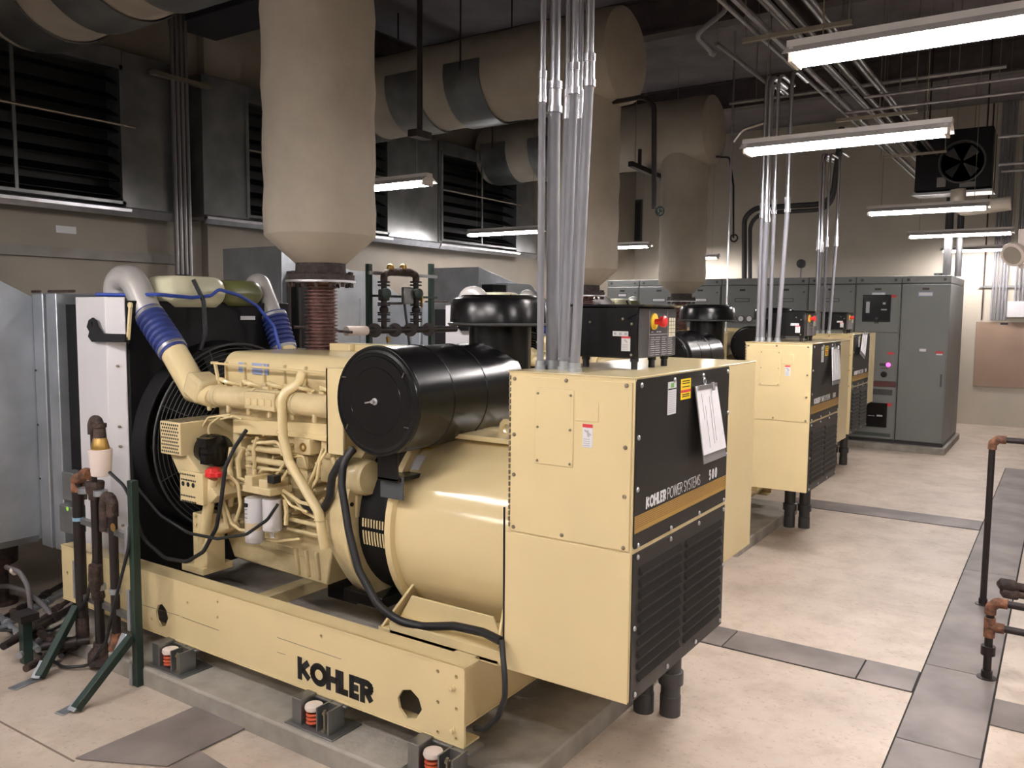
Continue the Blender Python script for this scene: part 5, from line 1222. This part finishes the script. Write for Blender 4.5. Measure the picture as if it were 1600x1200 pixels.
MB().lathe(V(C1.x,C1.y,zt-.01), (0,0,1), [(0,.045),(.01,.047),(.03,.043),(.045,.040),(.08,.03)], 18).build('filter_head', BRASS, t)
MB().lathe(V(C1.x,C1.y,zt+.05), (0,0,1), [(0,.034),(.06,.030),(.065,.036),(.085,.036)], 16).build('bushing', RUST, t)
zz = f_(150,664).z
MB().tube([V(C1.x,C1.y,zt+.11), V(C1.x,C1.y,zz+.0), V(C1.x-.02,C1.y,zz+.03), V(C1.x-.05,C1.y,zz+.03), V(C1.x-.068,C1.y,zz), V(C1.x-.068,C1.y,zz-.05)], .026, 14, .02).build('return_bend', RUST, t)
pipe_thing('return_pipe', [V(C1.x-.068,C1.y,.12), V(C1.x-.068,C1.y,zz-.02)], .014, BPIPE, 'thin black pipe left of the pale filter bowl rising to the return bend', grp='pipes on the strut stand')
A3 = f_(182,985,.0); z3 = f_(182,800).z
p = pipe_thing('fuel_pipe', [V(A3.x,A3.y,.20), V(A3.x,A3.y,z3+.04), V(A3.x-.02,A3.y,z3+.07), V(A3.x-.06,A3.y,z3+.07), V(A3.x-.075,A3.y,z3+.02), V(A3.x-.075,A3.y,z3-.10)], .024, BPIPE, 'right black pipe on the strut stand with a brass tag', grp='pipes on the strut stand', bend=.02)
MB().tube([V(A3.x,A3.y,z3-.03), V(A3.x,A3.y,z3+.04), V(A3.x-.02,A3.y,z3+.07), V(A3.x-.06,A3.y,z3+.07), V(A3.x-.075,A3.y,z3+.02), V(A3.x-.075,A3.y,z3-.12)], .030, 12, .02).build('double_elbow', RUST, p)
q = f_(177,824,-.04); MB().lathe(q, (0,-1,0), [(0,.022),(.003,.022)], 20).build('valve_tag', BRASS, p)
MB().lathe(V(A3.x,A3.y,.15), (0,0,1), [(0,.045),(.03,.042),(.05,.032),(.09,.030)], 14).build('lower_elbow', RUSTO, p)
for (px, py, r) in ((156,917,.033), (180,923,.031), (133,766,.037), (157,770,.037)):
    q = f_(px, py); MB().lathe(V(q.x,YP,q.z-.015), (0,0,1), [(0,r),(.03,r)], 14).build('pipe_clamp', GALV, p)
# small boxes
for (a, b, lab) in (((104,735),(124,783),'open grey conduit body with pale lid beside the leftmost stand pipe'), ((100,786),(122,834),'small grey box with lime sticker on the strut stand')):
    q0 = f_(*a, .05); q1 = f_(*b, .05); m = MB().box(q0.x, q1.x, YP+.02, YP+.10, q1.z, q0.z); o = tag(m.build('junction_box', GALVD, bevel=.005), lab, 'electrical box')
    if 'lime' in lab: s0 = f_(105,795,.018); MB().lathe((s0.x, YP+.0195, s0.z), (0,-1,0), [(0,.013),(.001,.013)], 14).build('sticker', LIME, o)
m = thing('control_cable', f_(60,1030), 'long black cable drooping round the foot of the strut stand', 'cable')
MB().tube([f_(171,738,-.03), f_(195,760,-.02), f_(208,790,.0), f_(200,860,-.04), f_(175,960,-.05), f_(165,1005,-.05), at(140,1040,z=.03), at(100,1043,z=.02), at(60,1020,z=.02), at(30,995,z=.02), at(-20,965,z=.03)], .0085, 8, .1).build('cable_run', RUB, m)
m = thing('control_cable', f_(30,960), 'black cable arching from the stand toward the left edge', 'cable')
MB().tube([f_(146,800,.03), f_(147,870,.03), f_(138,930,.0), f_(118,965,.0), at(80,985,z=.10), at(30,985,z=.08), at(-20,985,z=.08)], .009, 8, .1).build('cable_run', RUB, m)
# hoses at the left edge
m = thing('flexible_hose', f_(60,960), 'grey hose arching down beside the left edge, nearest the camera', 'hose', 'grey hoses at the left edge')
MB().tube([at(10,886,y=2.5), at(30,893,y=2.5), at(44,915,y=2.5), at(48,950,y=2.5), at(50,1000,y=2.5)], .016, 10, .1).build('hose_run', mat('grey_hose', (.13,.12,.125), .5), m)
MB().lathe(at(20,891,y=2.5), (1,0,-.2), [(0,.022),(.03,.022)], 12).build('hose_ferrule', WHP2, m)
m = thing('flexible_hose', f_(90,960), 'grey hose curving from the left edge down to the floor pipes', 'hose', 'grey hoses at the left edge')
MB().tube([at(-15,916,y=2.55), at(15,916,y=2.55), at(45,925,y=2.55), at(75,952,y=2.55), at(90,985,y=2.55), at(96,1025,z=.02)], .016, 10, .15).build('hose_run', mat('grey_hose', (.13,.12,.125), .5), m)
# pump at the left edge
c = at(4,925,y=2.62)
m = thing('transfer_pump', (c.x,c.y,.0), 'dark rusty pump at the left edge by the floor pipes', 'pump')
MB().lathe((c.x,c.y,.26), (0,0,1), [(0,.05),(.03,.10),(.17,.105),(.20,.06),(.24,.055)], 20).build('pump_body', RUST, m)
MB().lathe((c.x,c.y,.48), (1,0,-.1), [(-.05,.05),(.06,.05),(.065,.035),(.10,.03)], 14).build('outlet', RUST, m)
MB().lathe((c.x,c.y,0), (0,0,1), [(0,.09),(.03,.09),(.04,.04),(.27,.04)], 14).build('pedestal', RUST, m)
q = at(36,955,z=.3)
b_ = at(42,1035,z=0); m = thing('pipe_support', (b_.x,b_.y,0), 'short dark floor support under the tangle of small pipes at left', 'pipe stand')
MB().bar(b_, b_+V(0,0,.28), .05, .05).build('post', GRN, m); MB().box(b_.x-.06, b_.x+.06, b_.y-.05, b_.y+.05, .25, .29).build('saddle', BPIPE, m)
# floor pipes bundle running along the wall side
random.seed(21)
FP = [((-10,975),(118,902),.018,BPIPE), ((-10,988),(125,912),.018,GALV), ((20,1000),(128,925),.020,RUST), ((5,1010),(130,940),.022,BPIPE), ((30,1025),(135,950),.018,GALV), ((-10,955),(60,1015),.018,GALV), ((20,955),(90,1010),.022,RUST), ((65,1010),(140,1000),.024,BPIPE), ((40,1045),(150,985),.020,RUST)]
lab = ['dark small pipe, highest of the slanting bundle at the lower left', 'shiny small pipe second from the top of the slanting bundle', 'rusty small pipe in the middle of the slanting bundle', 'thick dark pipe in the slanting bundle', 'shiny pipe lowest of the slanting bundle', 'shiny pipe crossing the bundle near the left edge', 'rusty pipe crossing the bundle by the short floor support', 'dark pipe stub running to the stand foot', 'rusty pipe lowest on the floor before the stand']
for k, (a, b, r, mt) in enumerate(FP):
    z = .06+.02*(k % 4)
    p, q = at(*a, z=z), at(*b, z=z); m = MB().cyl(p, q, r, n=10); m.lathe(p+(q-p)*.6, q-p, [(-.03,r*1.4),(.03,r*1.4)], 10); m.lathe(p+(q-p)*.3, q-p, [(-.02,r*1.4),(.02,r*1.4)], 10)
    tag(m.build('floor_pipe', mt), lab[k], 'pipe', 'small pipes on the floor at the lower left')

# ------------------------------------------------------------------ pipe guards at the right edge
def guard(x, y, z, lab, rails):
    t = thing('pipe_guard', (x, y, 0), lab, 'pipe rail', 'black pipe rails at the right edge')
    MB().cyl((x,y,0), (x,y,z-.02), .021, n=14).build('post', BPIPE, t)
    MB().lathe((x,y,0), (0,0,1), [(0,.05),(.012,.05),(.014,.028),(.05,.028)], 16).build('floor_flange', BPIPE, t)
    for zr in rails:
        MB().cyl((x+.02,y,zr), (x+1.3,y,zr), .020, n=14).build('rail', BPIPE, t)
        if zr == z: MB().tube([(x,y,zr-.07),(x,y,zr-.03),(x+.03,y,zr),(x+.08,y,zr)], .028, 14, .03).build('elbow', RUSTO, t)
        else: MB().tube([(x,y,zr-.06),(x,y,zr+.05)], .028, 14).build('tee', RUSTO, t); MB().cyl((x,y,zr), (x+.07,y,zr), .028, n=14).build('tee_branch', RUSTO, t)
    MB().cyl((x+1.3,y,0), (x+1.3,y,z), .026, n=14).build('post', BPIPE, t)
guard(-.378, 6.47, 1.165, 'tall black pipe guard rail with rusty elbow', [1.165])
guard(-.262, 5.14, .44, 'low black pipe guard with two rusty-cornered rails', [.44, .30])
MB_ = MB().lathe((-.262,5.14,.14), (0,0,1), [(0,.036),(.05,.036)], 14)
o_ = MB_.build('coupling', BPIPE, bpy.data.objects['pipe_guard.001'])
for k, (px, py) in enumerate(((1563,912), (1568,925))):
    p = at(px, py, y=5.75); m = MB().cyl(p, p+V(1.2,0,0), .024, n=12); m.lathe(p, (1,0,0), [(-.02,.01),(0,.036),(.07,.036),(.08,.03)], 14); m.cyl(p+V(.9,0,0), (p.x+.9,p.y,0), .024, n=10)
    tag(m.build('capped_pipe', RUST), 'rusty capped pipe end at the right edge, %s of two' % ('upper', 'lower')[k], 'pipe', 'capped pipes at the right edge')

# ------------------------------------------------------------------ small things seen between the risers
a = at(985,256,x=-5.2); b = at(1062,290,x=-5.2)
m = MB(); m.bar(a, b, .07, .07); m.bar((a.x,a.y+.3,a.z), (a.x,a.y+.3,a.z+.25), .04, .04)
o = tag(m.build('support_beam', BPIPE), 'dark support beam hanging between the second and farthest exhaust risers', 'beam'); hang(o, (a.x, a.y+.15, a.z)); hang(o, (b.x, b.y-.15, b.z))
p0, p1_ = at(973,314,y=FLY1), at(1003,378,y=FLY1)
t = thing('wall_vent', (p0.x, FLY1, p1_.z), 'dark vent opening high on the far wall between two exhaust risers', 'vent')
MB().box(p0.x, p1_.x, FLY1-.03, FLY1-.001, p1_.z, p0.z).build('vent_frame', DGEAR, t); MB().box(p0.x+.04, p1_.x-.04, FLY1-.034, FLY1-.03, p1_.z+.04, p0.z-.04).build('vent_mesh', INK, t)
p = at(1141,300,y=11.2); m = MB().cyl((p.x,11.2,0), (p.x,11.2,CZ-.01), .014, n=8); tag(m.build('floor_conduit', EMT), 'thin bright conduit running floor to ceiling right of the farthest riser', 'conduit')
p = at(1252,412,y=13.8); t = thing('sensor_box', (p.x,13.8,2.575), 'small round sensor on a short stem above the switchgear row', 'sensor')
MB().cyl((p.x,13.8,2.575), (p.x,13.8,p.z), .012, n=8).build('stem', PVCG, t); MB().lathe((p.x,13.8,p.z), (0,-1,0), [(-.03,.07),(.03,.07),(.04,.05)], 18).build('head', DGEAR, t)
for k, px in enumerate((452, 467)):
    p = at(px, 500, x=-4.9); m = MB().cyl((-4.9,p.y,0), (-4.9,p.y,at(px,424,x=-4.9).z), .016, n=8)
    tag(m.build('service_pipe', BPIPE), ('left', 'right')[k]+' thin dark upright pipe beside the nearest rusty bellows', 'pipe', 'upright pipes by the first bellows')
for k, (x0, y0, x1, y1) in enumerate(((458,511,550,519), (464,546,532,549))):
    p, q = at(x0, y0, x=-4.86), at(x1, y1, x=-4.86); m = MB().cyl(p, q, .012, n=8)
    tag(m.build('cross_pipe', RUST), ('upper', 'lower')[k]+' rusty horizontal pipe passing behind the nearest bellows', 'pipe', 'rusty cross pipes behind the bellows')
